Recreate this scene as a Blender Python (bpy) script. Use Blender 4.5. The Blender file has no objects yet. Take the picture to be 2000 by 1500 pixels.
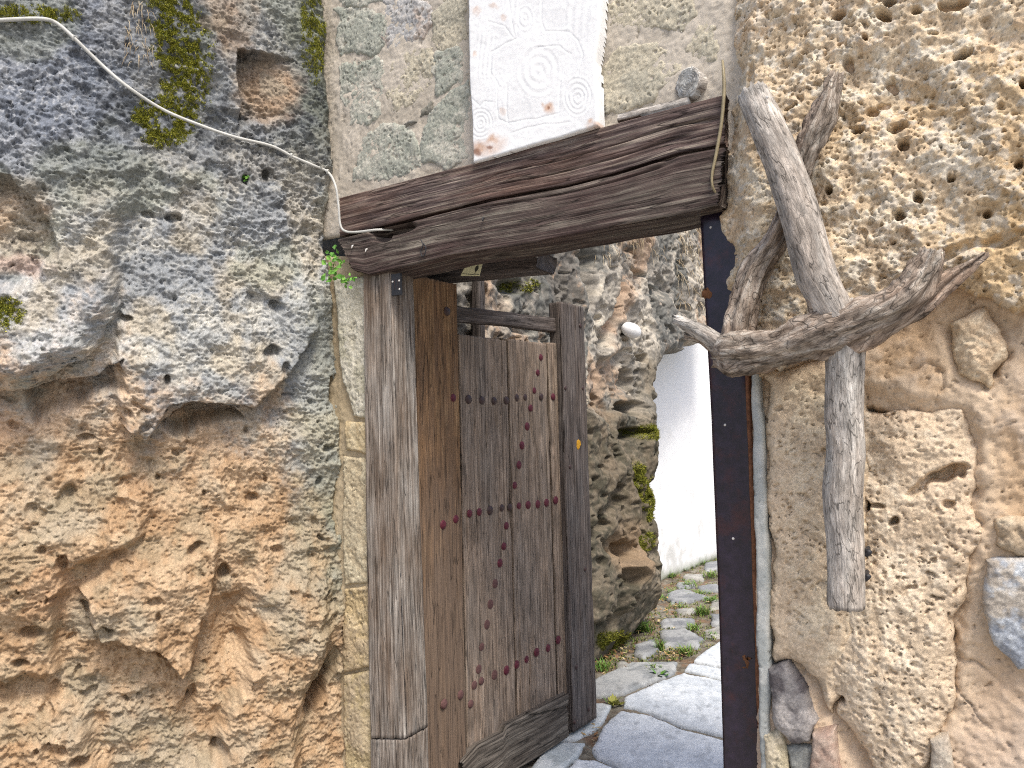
import bpy, math, random
import numpy as np
from mathutils import Matrix, Vector

# ------------------------------------------------------------------ camera, sky, sun, exposure
SC = bpy.context.scene
COL = SC.collection
FPX = 1450.0                                    # focal length in photo pixels (2000 px wide)
CAM_H = 1.5
PITCH, ROLL = math.radians(3.95), math.radians(-1.5)
RM = Matrix.Rotation(math.radians(90) + PITCH, 3, 'X') @ Matrix.Rotation(ROLL, 3, 'Z')
cd = bpy.data.cameras.new('camera'); cam = bpy.data.objects.new('camera', cd); COL.objects.link(cam)
cd.sensor_width = 36.0; cd.lens = FPX / 2000 * 36; cd.clip_start = 0.05; cd.clip_end = 500
cam.matrix_world = Matrix.Translation((0, 0, CAM_H)) @ RM.to_4x4()
SC.camera = cam
SC.render.resolution_x, SC.render.resolution_y = 1024, 768

SUN_DIR = Vector((0.20, -0.50, 0.85)).normalized()          # towards the sun
w = bpy.data.worlds.new('World'); SC.world = w; w.use_nodes = True
nt = w.node_tree; bg = nt.nodes['Background']
sky = nt.nodes.new('ShaderNodeTexSky'); sky.sky_type = 'NISHITA'; sky.sun_disc = False
sky.sun_elevation = math.asin(SUN_DIR.z); sky.sun_rotation = math.atan2(SUN_DIR.x, SUN_DIR.y)
sky.air_density = 1.0; sky.dust_density = 4.0; sky.ozone_density = 1.0
nt.links.new(sky.outputs[0], bg.inputs[0]); bg.inputs[1].default_value = 0.115
sl = bpy.data.lights.new('sun', 'SUN'); sl.energy = 1.8; sl.angle = math.radians(16); sl.color = (1.0, 0.94, 0.84)
so = bpy.data.objects.new('sun', sl); COL.objects.link(so)
so.rotation_euler = SUN_DIR.to_track_quat('Z', 'Y').to_euler()
SC.view_settings.view_transform = 'Standard'; SC.view_settings.look = 'None'
SC.view_settings.gamma = 1.0; SC.view_settings.exposure = 0.92; SC.view_settings.use_curve_mapping = False
SC.render.engine = 'CYCLES'
SC.cycles.max_bounces = 6; SC.cycles.diffuse_bounces = 4
SC.cycles.use_denoising = False; SC.cycles.filter_width = 1.1; SC.cycles.sample_clamp_indirect = 4

# ------------------------------------------------------------------ numpy noise
def sm(x): return x * x * x * (x * (x * 6 - 15) + 10)
def sstep(a, b, x):
    t = np.clip((x - a) / (b - a), 0, 1); return t * t * (3 - 2 * t)
_T = {}
def tab(seed):
    if seed not in _T: _T[seed] = np.random.RandomState(seed * 7919 + 13).rand(256, 256)
    return _T[seed]
def vn(x, y, seed=0):
    t = tab(seed % 97); xi = np.floor(x).astype(np.int64); yi = np.floor(y).astype(np.int64)
    fx = sm(x - xi); fy = sm(y - yi); xi &= 255; yi &= 255; x1 = (xi + 1) & 255; y1 = (yi + 1) & 255
    a = t[xi, yi]; b = t[x1, yi]; c = t[xi, y1]; d = t[x1, y1]
    return (a + (b - a) * fx) * (1 - fy) + (c + (d - c) * fx) * fy
def fbm(x, y, sc, oct=4, seed=0, gain=0.5, ridged=False):
    s = np.zeros_like(x); amp = 1.0; tot = 0
    ca, sa = math.cos(0.63), math.sin(0.63)
    X, Y = x * sc + seed * 3.7, y * sc - seed * 5.1
    for k in range(oct):
        n = vn(X, Y, seed + k) * 2 - 1
        if ridged: n = 1 - 2 * np.abs(n)
        s += amp * n; tot += amp; amp *= gain
        X, Y = (ca * X - sa * Y) * 2.03 + 11.3, (sa * X + ca * Y) * 2.03 - 4.7
    return s / tot
def worley(x, y, sc, seed=0):
    X, Y = x * sc + 31.1, y * sc + 17.7
    xi = np.floor(X).astype(np.int64); yi = np.floor(Y).astype(np.int64)
    ja, jb, jc = tab(seed % 97 + 100), tab(seed % 97 + 200), tab(seed % 97 + 300)
    f1 = np.full(X.shape, 9.0); rid = np.zeros(X.shape)
    for dx in (-1, 0, 1):
        for dy in (-1, 0, 1):
            cx, cy = xi + dx, yi + dy; a, b = cx & 255, cy & 255
            d = np.hypot(cx + ja[a, b] - X, cy + jb[a, b] - Y)
            m = d < f1; f1 = np.where(m, d, f1); rid = np.where(m, jc[a, b], rid)
    return f1, rid
def pits(x, y, sc, seed, present=0.5, rmin=0.12, rmax=0.4, stretch=1.0):
    wx = x + fbm(x, y, sc * 1.5, 3, seed + 5) * 0.42 / sc; wy = y + fbm(y, x, sc * 1.5, 3, seed + 6) * 0.36 / sc
    f, r = worley(wx * stretch, wy, sc, seed)
    rad = rmin + (rmax - rmin) * np.clip(1 - r / present, 0, 1)
    return np.where(r < present, sstep(1.0, 0.55, f / rad), 0.0)
def sdpoly(x, y, P):                            # signed distance, positive inside
    P = np.asarray(P, float); d = np.full(x.shape, 1e18); ins = np.zeros(x.shape, bool)
    for i in range(len(P)):
        ax, ay = P[i]; bx, by = P[(i + 1) % len(P)]
        ex, ey = bx - ax, by - ay; L = ex * ex + ey * ey + 1e-18
        t = np.clip(((x - ax) * ex + (y - ay) * ey) / L, 0, 1)
        d = np.minimum(d, (x - ax - t * ex) ** 2 + (y - ay - t * ey) ** 2)
        if ay != by:
            c = ((ay > y) != (by > y)) & (x < (bx - ax) * (y - ay) / (by - ay) + ax); ins ^= c
    return np.sqrt(d) * np.where(ins, 1, -1)

# ------------------------------------------------------------------ planes and pixels (layout measured in the photograph)
CP = np.array([0, 0, CAM_H]); R3 = np.array(RM)
def ray(px, py): return R3 @ np.array([(px - 1000) / FPX, -(py - 750) / FPX, -1.0])
def project(V):
    q = (V - CP) @ R3; return 1000 + FPX * q[:, 0] / -q[:, 2], 750 - FPX * q[:, 1] / -q[:, 2]
class Plane:
    def __init__(s, o, du, dv):
        s.o = np.array(o, float); s.du = np.array(du, float); s.du /= np.linalg.norm(s.du)
        s.dv = np.array(dv, float); s.dv /= np.linalg.norm(s.dv); s.n = np.cross(s.du, s.dv)
    def at(s, px, py, off=0.0):
        r = ray(px, py); t = (off + (s.o - CP) @ s.n) / (r @ s.n); p = CP + t * r - s.o
        return (p @ s.du, p @ s.dv)
    def poly(s, pts, off=0.0): return [s.at(x, y, off) for x, y in pts]
    def xyz(s, u, v, h=0.0):
        u = np.asarray(u, float)[..., None]; v = np.asarray(v, float)[..., None]; h = np.asarray(h, float)[..., None]
        return s.o + u * s.du + v * s.dv + h * s.n
def at_depth(px, py, Y): r = ray(px, py); return CP + r * (Y / r[1])
A31 = math.radians(31.5)
WO = at_depth(1400, 840, 2.15); WO[2] = 0
WALL = Plane(WO, (math.cos(A31), -math.sin(A31), 0), (0, 0, 1))           # face of the gate wall
GROUND = Plane((0, 0, 0), (1, 0, 0), (0, 1, 0))
HG = WALL.xyz(*WALL.at(797, 900, -0.10), -0.10); HG[2] = 0                # hinge of the leaf
LEAF = Plane(HG, (0.6, 0.8, 0), (0, 0, 1))
LO = at_depth(640, 860, 2.92); LO[2] = 0; LQ = at_depth(-150, 860, 2.35); LQ[2] = 0
LEFT = Plane(LO, LO - LQ, (0, 0, 1))                                      # left rock face
CLIFF = Plane((0.6, 5.1, 0), (0.55, 0.85, 0), (0, 0, 1))                  # cliff behind, along the alley
WHITE = Plane((1.64, 7.8, 0), (0.6, 0.8, 0), (0, 0, 1))

# ------------------------------------------------------------------ mesh helpers
def raw(name, V, F, mat, parent=None, albedo=None, gc=None, smooth=True):
    V = np.asarray(V, np.float64)
    q_ = parent
    while q_ is not None: V = V - np.array(q_.location); q_ = q_.parent
    me = bpy.data.meshes.new(name); me.vertices.add(len(V)); me.vertices.foreach_set('co', V.astype(np.float32).ravel())
    if isinstance(F, np.ndarray):
        nf, k = F.shape; li = F.ravel(); st = np.arange(nf) * k
    else:
        nf = len(F); li = np.array([i for f in F for i in f]); ln = [len(f) for f in F]; st = np.concatenate([[0], np.cumsum(ln)[:-1]])
    me.loops.add(len(li)); me.loops.foreach_set('vertex_index', li.astype(np.int32))
    me.polygons.add(nf); me.polygons.foreach_set('loop_start', st.astype(np.int32))
    me.polygons.foreach_set('use_smooth', np.full(nf, smooth)); me.update(calc_edges=True); me.validate()
    if albedo is not None:
        a = me.attributes.new('albedo', 'FLOAT_COLOR', 'POINT')
        a.data.foreach_set('color', np.concatenate([np.clip(albedo, 0, 1), np.ones((len(V), 1))], 1).astype(np.float32).ravel())
    if gc is not None:
        a = me.attributes.new('grain', 'FLOAT_VECTOR', 'POINT'); a.data.foreach_set('vector', np.asarray(gc, np.float32).ravel())
    if mat is not None: me.materials.append(mat)
    o = bpy.data.objects.new(name, me); COL.objects.link(o)
    if parent is not None: o.parent = parent
    return o
def tag(o, label=None, cat=None, group=None, kind=None):
    for k, v in (('label', label), ('category', cat), ('group', group), ('kind', kind)):
        if v: o[k] = v
    return o
def thing(name, loc, label, cat, group=None):
    e = bpy.data.objects.new(name, None); COL.objects.link(e); e.location = Vector([float(c) for c in loc]); e.empty_display_size = 0.1
    e.matrix_world = Matrix.Translation(e.location)
    return tag(e, label, cat, group)
class Shape:                                    # collects small bits into one mesh
    def __init__(s): s.V = []; s.F = []; s.A = []
    def add(s, V, F, col=None):
        b = len(s.V); s.V += [tuple(v) for v in V]; s.F += [tuple(i + b for i in f) for f in F]
        if col is not None: s.A += [tuple(col)] * len(V)
    def box(s, c, ax, ay, az, bev=0.0):
        c, ax, ay, az = [np.array(q, float) for q in (c, ax, ay, az)]
        V = [c + i * ax + j * ay + k * az for i in (-1, 1) for j in (-1, 1) for k in (-1, 1)]
        s.add(V, [(0, 1, 3, 2), (4, 6, 7, 5), (0, 4, 5, 1), (2, 3, 7, 6), (0, 2, 6, 4), (1, 5, 7, 3)])
    def build(s, name, mat, parent=None, smooth=False):
        return raw(name, s.V, s.F, mat, parent, np.array(s.A) if s.A else None, smooth=smooth)

def patch(name, plane, P, step, hfun, mat, parent=None, edge=0.02, skirt=0.03, drop=0.05, warp=0.012, wsc=9, seed=1, keep=False, ref=0.0, fine=0.25):
    """Relief surface over polygon P of a plane. hfun(u, v, sd, px, py) -> height, albedo."""
    P = np.asarray(P, float); lo = P.min(0) - skirt - step; hi = P.max(0) + skirt + step
    nu = int((hi[0] - lo[0]) / step) + 2; nv = int((hi[1] - lo[1]) / step) + 2
    u, v = np.meshgrid(lo[0] + np.arange(nu) * step, lo[1] + np.arange(nv) * step, indexing='ij')
    u = u.ravel(); v = v.ravel()
    wu = u + warp * (fbm(u, v, wsc, 3, seed + 40) + fine * fbm(u, v, wsc * 6, 2, seed + 42)); wv = v + warp * fbm(v, u, wsc, 3, seed + 41)
    sd = sdpoly(wu, wv, P); skirt = max(skirt, 2.6 * step); m = sd > -skirt
    gu, gv = np.gradient(sd.reshape(nu, nv), step); gl = np.maximum(np.hypot(gu, gv), .3); gu = (gu / gl ** 2).ravel(); gv = (gv / gl ** 2).ravel()
    idx = np.full(len(u), -1); g = np.arange(len(u)).reshape(nu, nv)
    q = np.stack([g[:-1, :-1], g[1:, :-1], g[1:, 1:], g[:-1, 1:]], -1).reshape(-1, 4)
    q = q[m[q].all(1)]; used = np.unique(q); idx[used] = np.arange(len(used)); q = idx[q]
    u, v, sd, gu, gv = u[used], v[used], sd[used], gu[used], gv[used]
    near = np.abs(sd) < .55 * step; sh = np.where(near, sd, np.where(sd < 0, sd * .88, 0)); sh = np.clip(sh, -2 * skirt, step); u = u - gu * sh; v = v - gv * sh; sd = np.where(near, 0, sd)
    px, py = project(plane.xyz(u, v, ref))
    res = hfun(u, v, sd, px, py); h, alb = res[0], res[1]
    if len(res) > 2: v = v + res[2]                 # overhang: proud rock sags over what is below it
    r = np.clip(1 - sd / edge, 0, 1); h = h - (1 - np.sqrt(np.clip(1 - r * r, 0, 1))) * min(edge, drop) * 0.7
    h = h - drop * sstep(0, 1, -sd / skirt)
    V = plane.xyz(u, v, h)
    if np.dot(np.cross(plane.du, plane.dv), plane.n) < 0: q = q[:, ::-1]
    o = raw(name, V, q, mat, parent, alb)
    return (o, V, u, v, h) if keep else o

def resample(P, n):
    P = np.asarray(P, float); d = np.concatenate([[0], np.cumsum(np.hypot(*np.diff(P, axis=0).T))]); t = np.linspace(0, d[-1], n)
    return np.stack([np.interp(t, d, P[:, k]) for k in range(2)], 1), d[-1]
def timber(name, plane, A, B, off, depth, mat, parent=None, along=0.012, across=0.004, rough=0.0012, crack=0.006, rnd=0.006, wob=0.002, seed=1, ends=0.003, warp=0.0, cdens=16, chop=None):
    """A weathered timber: front face between edge lines A and B (plane coordinates), with depth, checks and worn arrises."""
    A, La = resample(A, 400); B, Lb = resample(B, 400); L = 0.5 * (La + Lb)
    n = max(4, int(L / along)); ii = np.linspace(0, 399, n).astype(int); A = A[ii]; B = B[ii]
    W = np.hypot(*(B - A).T); Wm = W.mean(); m = max(4, int(Wm / across)); k = max(3, int(depth / max(across * 1.5, 0.006))); m2 = max(3, m // 4)
    per = [('f', f) for f in np.linspace(0, 1, m)] + [('b', f) for f in np.linspace(0, 1, k + 2)[1:-1]] + \
          [('k', f) for f in np.linspace(1, 0, m2)] + [('a', f) for f in np.linspace(1, 0, k + 2)[1:-1]]
    t = np.linspace(0, L, n); V = []; G = []
    dirw = (B - A) / np.maximum(W, 1e-6)[:, None]
    for kind, f in per:
        if kind == 'f': w_ = f * W; h = np.zeros(n); pos = f * Wm; on = 0
        elif kind == 'b': w_ = W.copy(); h = np.full(n, -f * depth); pos = Wm + f * depth; on = 1
        elif kind == 'k': w_ = f * W; h = np.full(n, -depth); pos = Wm + depth + (1 - f) * Wm; on = 2
        else: w_ = 0 * W; h = np.full(n, -f * depth); pos = 2 * Wm + depth + (1 - f) * depth; on = 3
        pv = np.full(n, pos)
        g = rough * (fbm(t * 2.2, pv * 70, 1, 3, seed) + 0.6 * fbm(t * 8, pv * 160, 1, 2, seed + 3))
        c = vn(t * 1.1 + seed, pv * cdens + 0.5 * fbm(t, pv, 2.5, 2, seed + 7), seed + 8)
        msk = sstep(0.42, 0.6, vn(t * 1.8, pv * 7 + 3, seed + 9))
        g = g - crack * np.exp(-((c - 0.5) / 0.035) ** 2) * msk
        w2 = wob * fbm(t, pv * 0 + seed, 4, 3, seed + 12)
        if on in (0, 2):
            e = np.minimum(f, 1 - f) * Wm; r = max(0, 1 - e / rnd); ins = rnd * (1 - math.sqrt(max(0, 1 - r * r)))
            h = h + (g + (-ins) if on == 0 else -g * 0.3 + ins)
            if f == 0: w_ = w_ + wob * fbm(t, t * 0, 9, 3, seed + 13)
            if f == 1: w_ = w_ + wob * fbm(t, t * 0, 9, 3, seed + 14)
        elif on == 1: w_ = w_ + g + wob * fbm(t, t * 0, 9, 3, seed + 14)
        else: w_ = w_ - g + wob * fbm(t, t * 0, 9, 3, seed + 13)
        h = h + off + w2 + warp * np.sin(np.pi * t / L)
        q = A + dirw * w_[:, None]
        if chop is not None and on == 0: h = h + chop(q[:, 0], q[:, 1])
        V.append(plane.xyz(q[:, 0], q[:, 1], h)); G.append(np.stack([t + seed * 1.7, pv, h * 0], 1))
    V = np.array(V); G = np.array(G); p = len(per)
    ax = (plane.xyz(*A[-1]) - plane.xyz(*A[0])); ax /= np.linalg.norm(ax)
    for e_, s_ in ((0, -1), (-1, 1)): V[:, e_] += ax * (s_ * ends * np.random.RandomState(seed).randn(p) * 0.5)[:, None]
    g = np.arange(p * n).reshape(p, n); gn = np.roll(g, -1, 0)
    F = np.stack([g[:, :-1], gn[:, :-1], gn[:, 1:], g[:, 1:]], -1).reshape(-1, 4)
    nn = np.cross(V[1, n // 2] - V[0, n // 2], V[0, n // 2 + 1] - V[0, n // 2])
    if nn @ plane.n < 0: F = F[:, ::-1]
    F = [tuple(f) for f in F] + [tuple(g[:, 0]), tuple(g[::-1, -1])]
    return raw(name, V.reshape(-1, 3), F, mat, parent, gc=G.reshape(-1, 3))

def spline(P, n):
    P = np.asarray(P, float); k = len(P); Q = np.vstack([2 * P[0] - P[1], P, 2 * P[-1] - P[-2]]); out = []
    for t in np.linspace(0, k - 1, n):
        i = min(int(t), k - 2); f = t - i; a, b, c, d = Q[i], Q[i + 1], Q[i + 2], Q[i + 3]
        out.append(0.5 * (2 * b + (c - a) * f + (2 * a - 5 * b + 4 * c - d) * f * f + (3 * b - a - 3 * c + d) * f ** 3))
    return np.array(out)
def tube(name, P, rad, mat, parent=None, n=60, m=16, bark=0.0, twist=2.0, seed=1, lump=0.0, albedo=None, flat=0.0, broken=0.0):
    S = spline(np.hstack([np.asarray(P, float), np.asarray(rad, float)[:, None]]), n); C = S[:, :3]; r = np.maximum(S[:, 3], 1e-4)
    T = np.gradient(C, axis=0); T /= np.linalg.norm(T, axis=1)[:, None]
    N = np.cross(T[0], (0.3, 0.2, 0.9)); N /= np.linalg.norm(N); fr = []
    for i in range(n):
        N = N - T[i] * (N @ T[i]); N /= np.linalg.norm(N); fr.append((N.copy(), np.cross(T[i], N)))
    ln = np.concatenate([[0], np.cumsum(np.linalg.norm(np.diff(C, axis=0), axis=1))])
    th = np.linspace(0, 2 * np.pi, m, endpoint=False); V = np.zeros((n, m, 3)); G = np.zeros((n, m, 3))
    for i in range(n):
        a = th + twist * ln[i]
        cx, cy = np.cos(a), np.sin(a); R = np.full(m, r[i])
        if bark:
            z = np.full(m, ln[i])
            R = R + bark * (fbm(cx * 2.2 + z * 3.5, cy * 2.2 + seed - z * 2, 1, 3, seed) * 1.3 - np.abs(fbm(cx * 4 + z * 4, cy * 4 - z * 3, 1, 2, seed + 2)) * 0.9 + .4 * fbm(cx * 2 + z * 30, cy * 2 + z * 22, 1, 2, seed + 5))
        if lump: R = R * (1 + lump * fbm(cx * 0.8 + ln[i] * 7, cy * 0.8 + ln[i] * 5, 1, 2, seed + 4))
        V[i] = C[i] + np.outer(np.cos(th) * R, fr[i][0]) + np.outer(np.sin(th) * R, fr[i][1])
        G[i] = np.stack([np.full(m, ln[i] + seed), cx * r[i], cy * r[i]], 1)
    if broken:
        rs = np.random.RandomState(seed)
        for e_, s_ in ((0, -1), (n - 1, 1)): V[e_] += T[e_] * (s_ * broken * np.abs(rs.randn(m)))[:, None]
    g = np.arange(n * m).reshape(n, m); gn = np.roll(g, -1, 1)
    F = [tuple(f) for f in np.stack([g[:-1], gn[:-1], gn[1:], g[1:]], -1).reshape(-1, 4)]
    VV = np.vstack([V.reshape(-1, 3), C[0] + T[0] * r[0] * 0.1, C[-1] - T[-1] * r[-1] * 0.15]); GG = np.vstack([G.reshape(-1, 3), G[0].mean(0), G[-1].mean(0)])
    F += [(g[0, (j + 1) % m], g[0, j], n * m) for j in range(m)] + [(g[-1, j], g[-1, (j + 1) % m], n * m + 1) for j in range(m)]
    return raw(name, VV, F, mat, parent, gc=GG, albedo=None if albedo is None else np.tile(albedo, (len(VV), 1)))

# ------------------------------------------------------------------ materials
def newmat(name, rough=0.9, spec=0.25):
    m = bpy.data.materials.new(name); m.use_nodes = True; t = m.node_tree; b = t.nodes['Principled BSDF']
    b.inputs['Roughness'].default_value = rough; b.inputs['Specular IOR Level'].default_value = spec
    return m, t, b
def N(t, typ, **kw):
    n = t.nodes.new(typ)
    for k, v in kw.items(): setattr(n, k, v)
    return n
def noise(t, vec, scale, detail=4, rough=0.6):
    n = N(t, 'ShaderNodeTexNoise'); n.inputs['Scale'].default_value = scale; n.inputs['Detail'].default_value = detail; n.inputs['Roughness'].default_value = rough
    t.links.new(vec, n.inputs['Vector']); return n.outputs['Fac']
def remap(t, f, a, b, c, d):
    n = N(t, 'ShaderNodeMapRange'); t.links.new(f, n.inputs[0])
    for i, x in enumerate((a, b, c, d)): n.inputs[i + 1].default_value = x
    return n.outputs[0]
def mix(t, f, a, b, mode='MIX'):
    n = N(t, 'ShaderNodeMix', data_type='RGBA', blend_type=mode)
    if isinstance(f, (int, float)): n.inputs[0].default_value = f
    else: t.links.new(f, n.inputs[0])
    for i, x in ((6, a), (7, b)):
        if isinstance(x, tuple): n.inputs[i].default_value = (*x, 1)
        else: t.links.new(x, n.inputs[i])
    return n.outputs[2]
def gray(t, f):
    n = N(t, 'ShaderNodeCombineColor')
    for i in range(3): t.links.new(f, n.inputs[i])
    return n.outputs[0]
def bump(t, b, f, strength, dist):
    n = N(t, 'ShaderNodeBump'); n.inputs['Strength'].default_value = strength; n.inputs['Distance'].default_value = dist
    t.links.new(f, n.inputs['Height']); t.links.new(n.outputs[0], b.inputs['Normal'])
def rock_mat(name, fine=420, bst=0.5, var=(0.72, 1.22), rough=0.95):
    m, t, b = newmat(name, rough, 0.15)
    co = N(t, 'ShaderNodeTexCoord').outputs['Object']; at = N(t, 'ShaderNodeAttribute', attribute_name='albedo').outputs['Color']
    f1 = noise(t, co, fine * 0.35, 4, 0.7); f2 = noise(t, co, fine, 3, 0.7)
    v = remap(t, f1, 0.3, 0.7, *var)
    t.links.new(mix(t, 1.0, at, gray(t, v), 'MULTIPLY'), b.inputs['Base Color']); bump(t, b, f2, bst, 0.004)
    return m
def wood_mat(name, dark, mid, light, grain=90, stretch=3.0, patch_col=None, patch_amt=0.5, rough=0.85, bst=0.6, sheen=0.2, spread=1.0, crackle=0.0, fade=None):
    m, t, b = newmat(name, rough, sheen)
    at = N(t, 'ShaderNodeAttribute', attribute_name='grain').outputs['Vector']
    def stretched(s, k):
        mp = N(t, 'ShaderNodeMapping'); mp.inputs['Scale'].default_value = (k, s, s); t.links.new(at, mp.inputs['Vector']); return mp.outputs[0]
    g1 = noise(t, stretched(grain, stretch), 1, 5, 0.7); g2 = noise(t, stretched(grain * 3.2, stretch * 2.2), 1, 3, 0.6); big = noise(t, stretched(9, 2.2), 1, 4, 0.6); mot = noise(t, stretched(26, 7), 1, 5, 0.7)
    r = N(t, 'ShaderNodeValToRGB'); e = r.color_ramp.elements
    c0 = 0.5 - 0.2 * spread; c1 = 0.5 + 0.18 * spread
    e[0].position = c0; e[0].color = (*dark, 1); e[1].position = c1; e[1].color = (*light, 1); k = e.new(0.5); k.color = (*mid, 1)
    t.links.new(g1, r.inputs[0]); c = r.outputs[0]
    if patch_col: c = mix(t, remap(t, big, 0.5 - 0.12, 0.5 + 0.16, 0.0, patch_amt), c, mix(t, g1, tuple(x * 0.55 for x in patch_col), tuple(min(1, x * 1.4) for x in patch_col)))
    c = mix(t, 1.0, c, gray(t, remap(t, g2, 0.3, 0.7, 0.62, 1.25)), 'MULTIPLY')
    c = mix(t, 1.0, c, gray(t, remap(t, mot, 0.32, 0.68, 0.62, 1.32)), 'MULTIPLY')
    t.links.new(c, b.inputs['Base Color'])
    if fade:                                                                             # bare grey wood further along the piece
        sx = N(t, 'ShaderNodeSeparateXYZ'); t.links.new(at, sx.inputs[0]); fx = N(t, 'ShaderNodeMath', operation='MULTIPLY_ADD'); t.links.new(big, fx.inputs[0]); fx.inputs[1].default_value = 1.2; t.links.new(sx.outputs[0], fx.inputs[2])
        c = mix(t, remap(t, fx.outputs[0], 51 * 1.7 + .6 + fade[0] - .4, 51 * 1.7 + .6 + fade[1] - .2, 0, .85), c, mix(t, g1, tuple(x * .35 for x in fade[2]), tuple(x * 1.6 for x in fade[2])))
    ck = noise(t, stretched(grain * 0.45, stretch * 0.7), 1, 2, 0.5)                    # drying checks along the grain
    ab = N(t, 'ShaderNodeMath', operation='ABSOLUTE'); sb = N(t, 'ShaderNodeMath', operation='SUBTRACT'); t.links.new(ck, sb.inputs[0]); sb.inputs[1].default_value = 0.5; t.links.new(sb.outputs[0], ab.inputs[0])
    line = remap(t, ab.outputs[0], 0.0, 0.016, 0.0, 1.0)
    if crackle:
        v = N(t, 'ShaderNodeTexVoronoi', feature='DISTANCE_TO_EDGE'); v.inputs['Scale'].default_value = 1; t.links.new(stretched(130, 45), v.inputs['Vector'])
        mo = noise(t, stretched(38, 22), 1, 5, 0.65); vl = remap(t, v.outputs['Distance'], 0.0, 0.06, 1 - crackle, 1.0)
        mm = N(t, 'ShaderNodeMath', operation='MULTIPLY'); t.links.new(line, mm.inputs[0]); t.links.new(vl, mm.inputs[1]); line = mm.outputs[0]
        c = mix(t, 1.0, c, gray(t, remap(t, mo, 0.3, 0.7, 0.62, 1.3)), 'MULTIPLY')
    c = mix(t, 1.0, c, gray(t, remap(t, line, 0.0, 1.0, 0.35, 1.0)), 'MULTIPLY'); t.links.new(c, b.inputs['Base Color'])
    ad = N(t, 'ShaderNodeMath', operation='ADD'); t.links.new(g1, ad.inputs[0]); t.links.new(g2, ad.inputs[1])
    ae = N(t, 'ShaderNodeMath', operation='MULTIPLY_ADD'); t.links.new(line, ae.inputs[0]); ae.inputs[1].default_value = 0.9; t.links.new(ad.outputs[0], ae.inputs[2])
    bump(t, b, ae.outputs[0], bst, 0.0045); return m
def plain_mat(name, col, rough=0.6, spec=0.3, scale=60, var=(0.8, 1.15), col2=None, lo=0.5, hi=0.6, metallic=0.0, bst=0.2):
    m, t, b = newmat(name, rough, spec); b.inputs['Metallic'].default_value = metallic
    co = N(t, 'ShaderNodeTexCoord').outputs['Object']; f = noise(t, co, scale, 5, 0.65)
    c = mix(t, 1.0, tuple(col), gray(t, remap(t, f, 0.3, 0.7, *var)), 'MULTIPLY')
    if col2: c = mix(t, remap(t, noise(t, co, scale * 0.3, 6, 0.7), lo, hi, 0, 1), c, tuple(col2))
    t.links.new(c, b.inputs['Base Color']); bump(t, b, f, bst, 0.002); return m
def leaf_mat(name, rough=0.55):
    m, t, b = newmat(name, rough, 0.3); at = N(t, 'ShaderNodeAttribute', attribute_name='albedo').outputs['Color']
    t.links.new(at, b.inputs['Base Color']); 
    try: b.inputs['Subsurface Weight'].default_value = 0.0
    except Exception: pass
    return m
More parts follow.
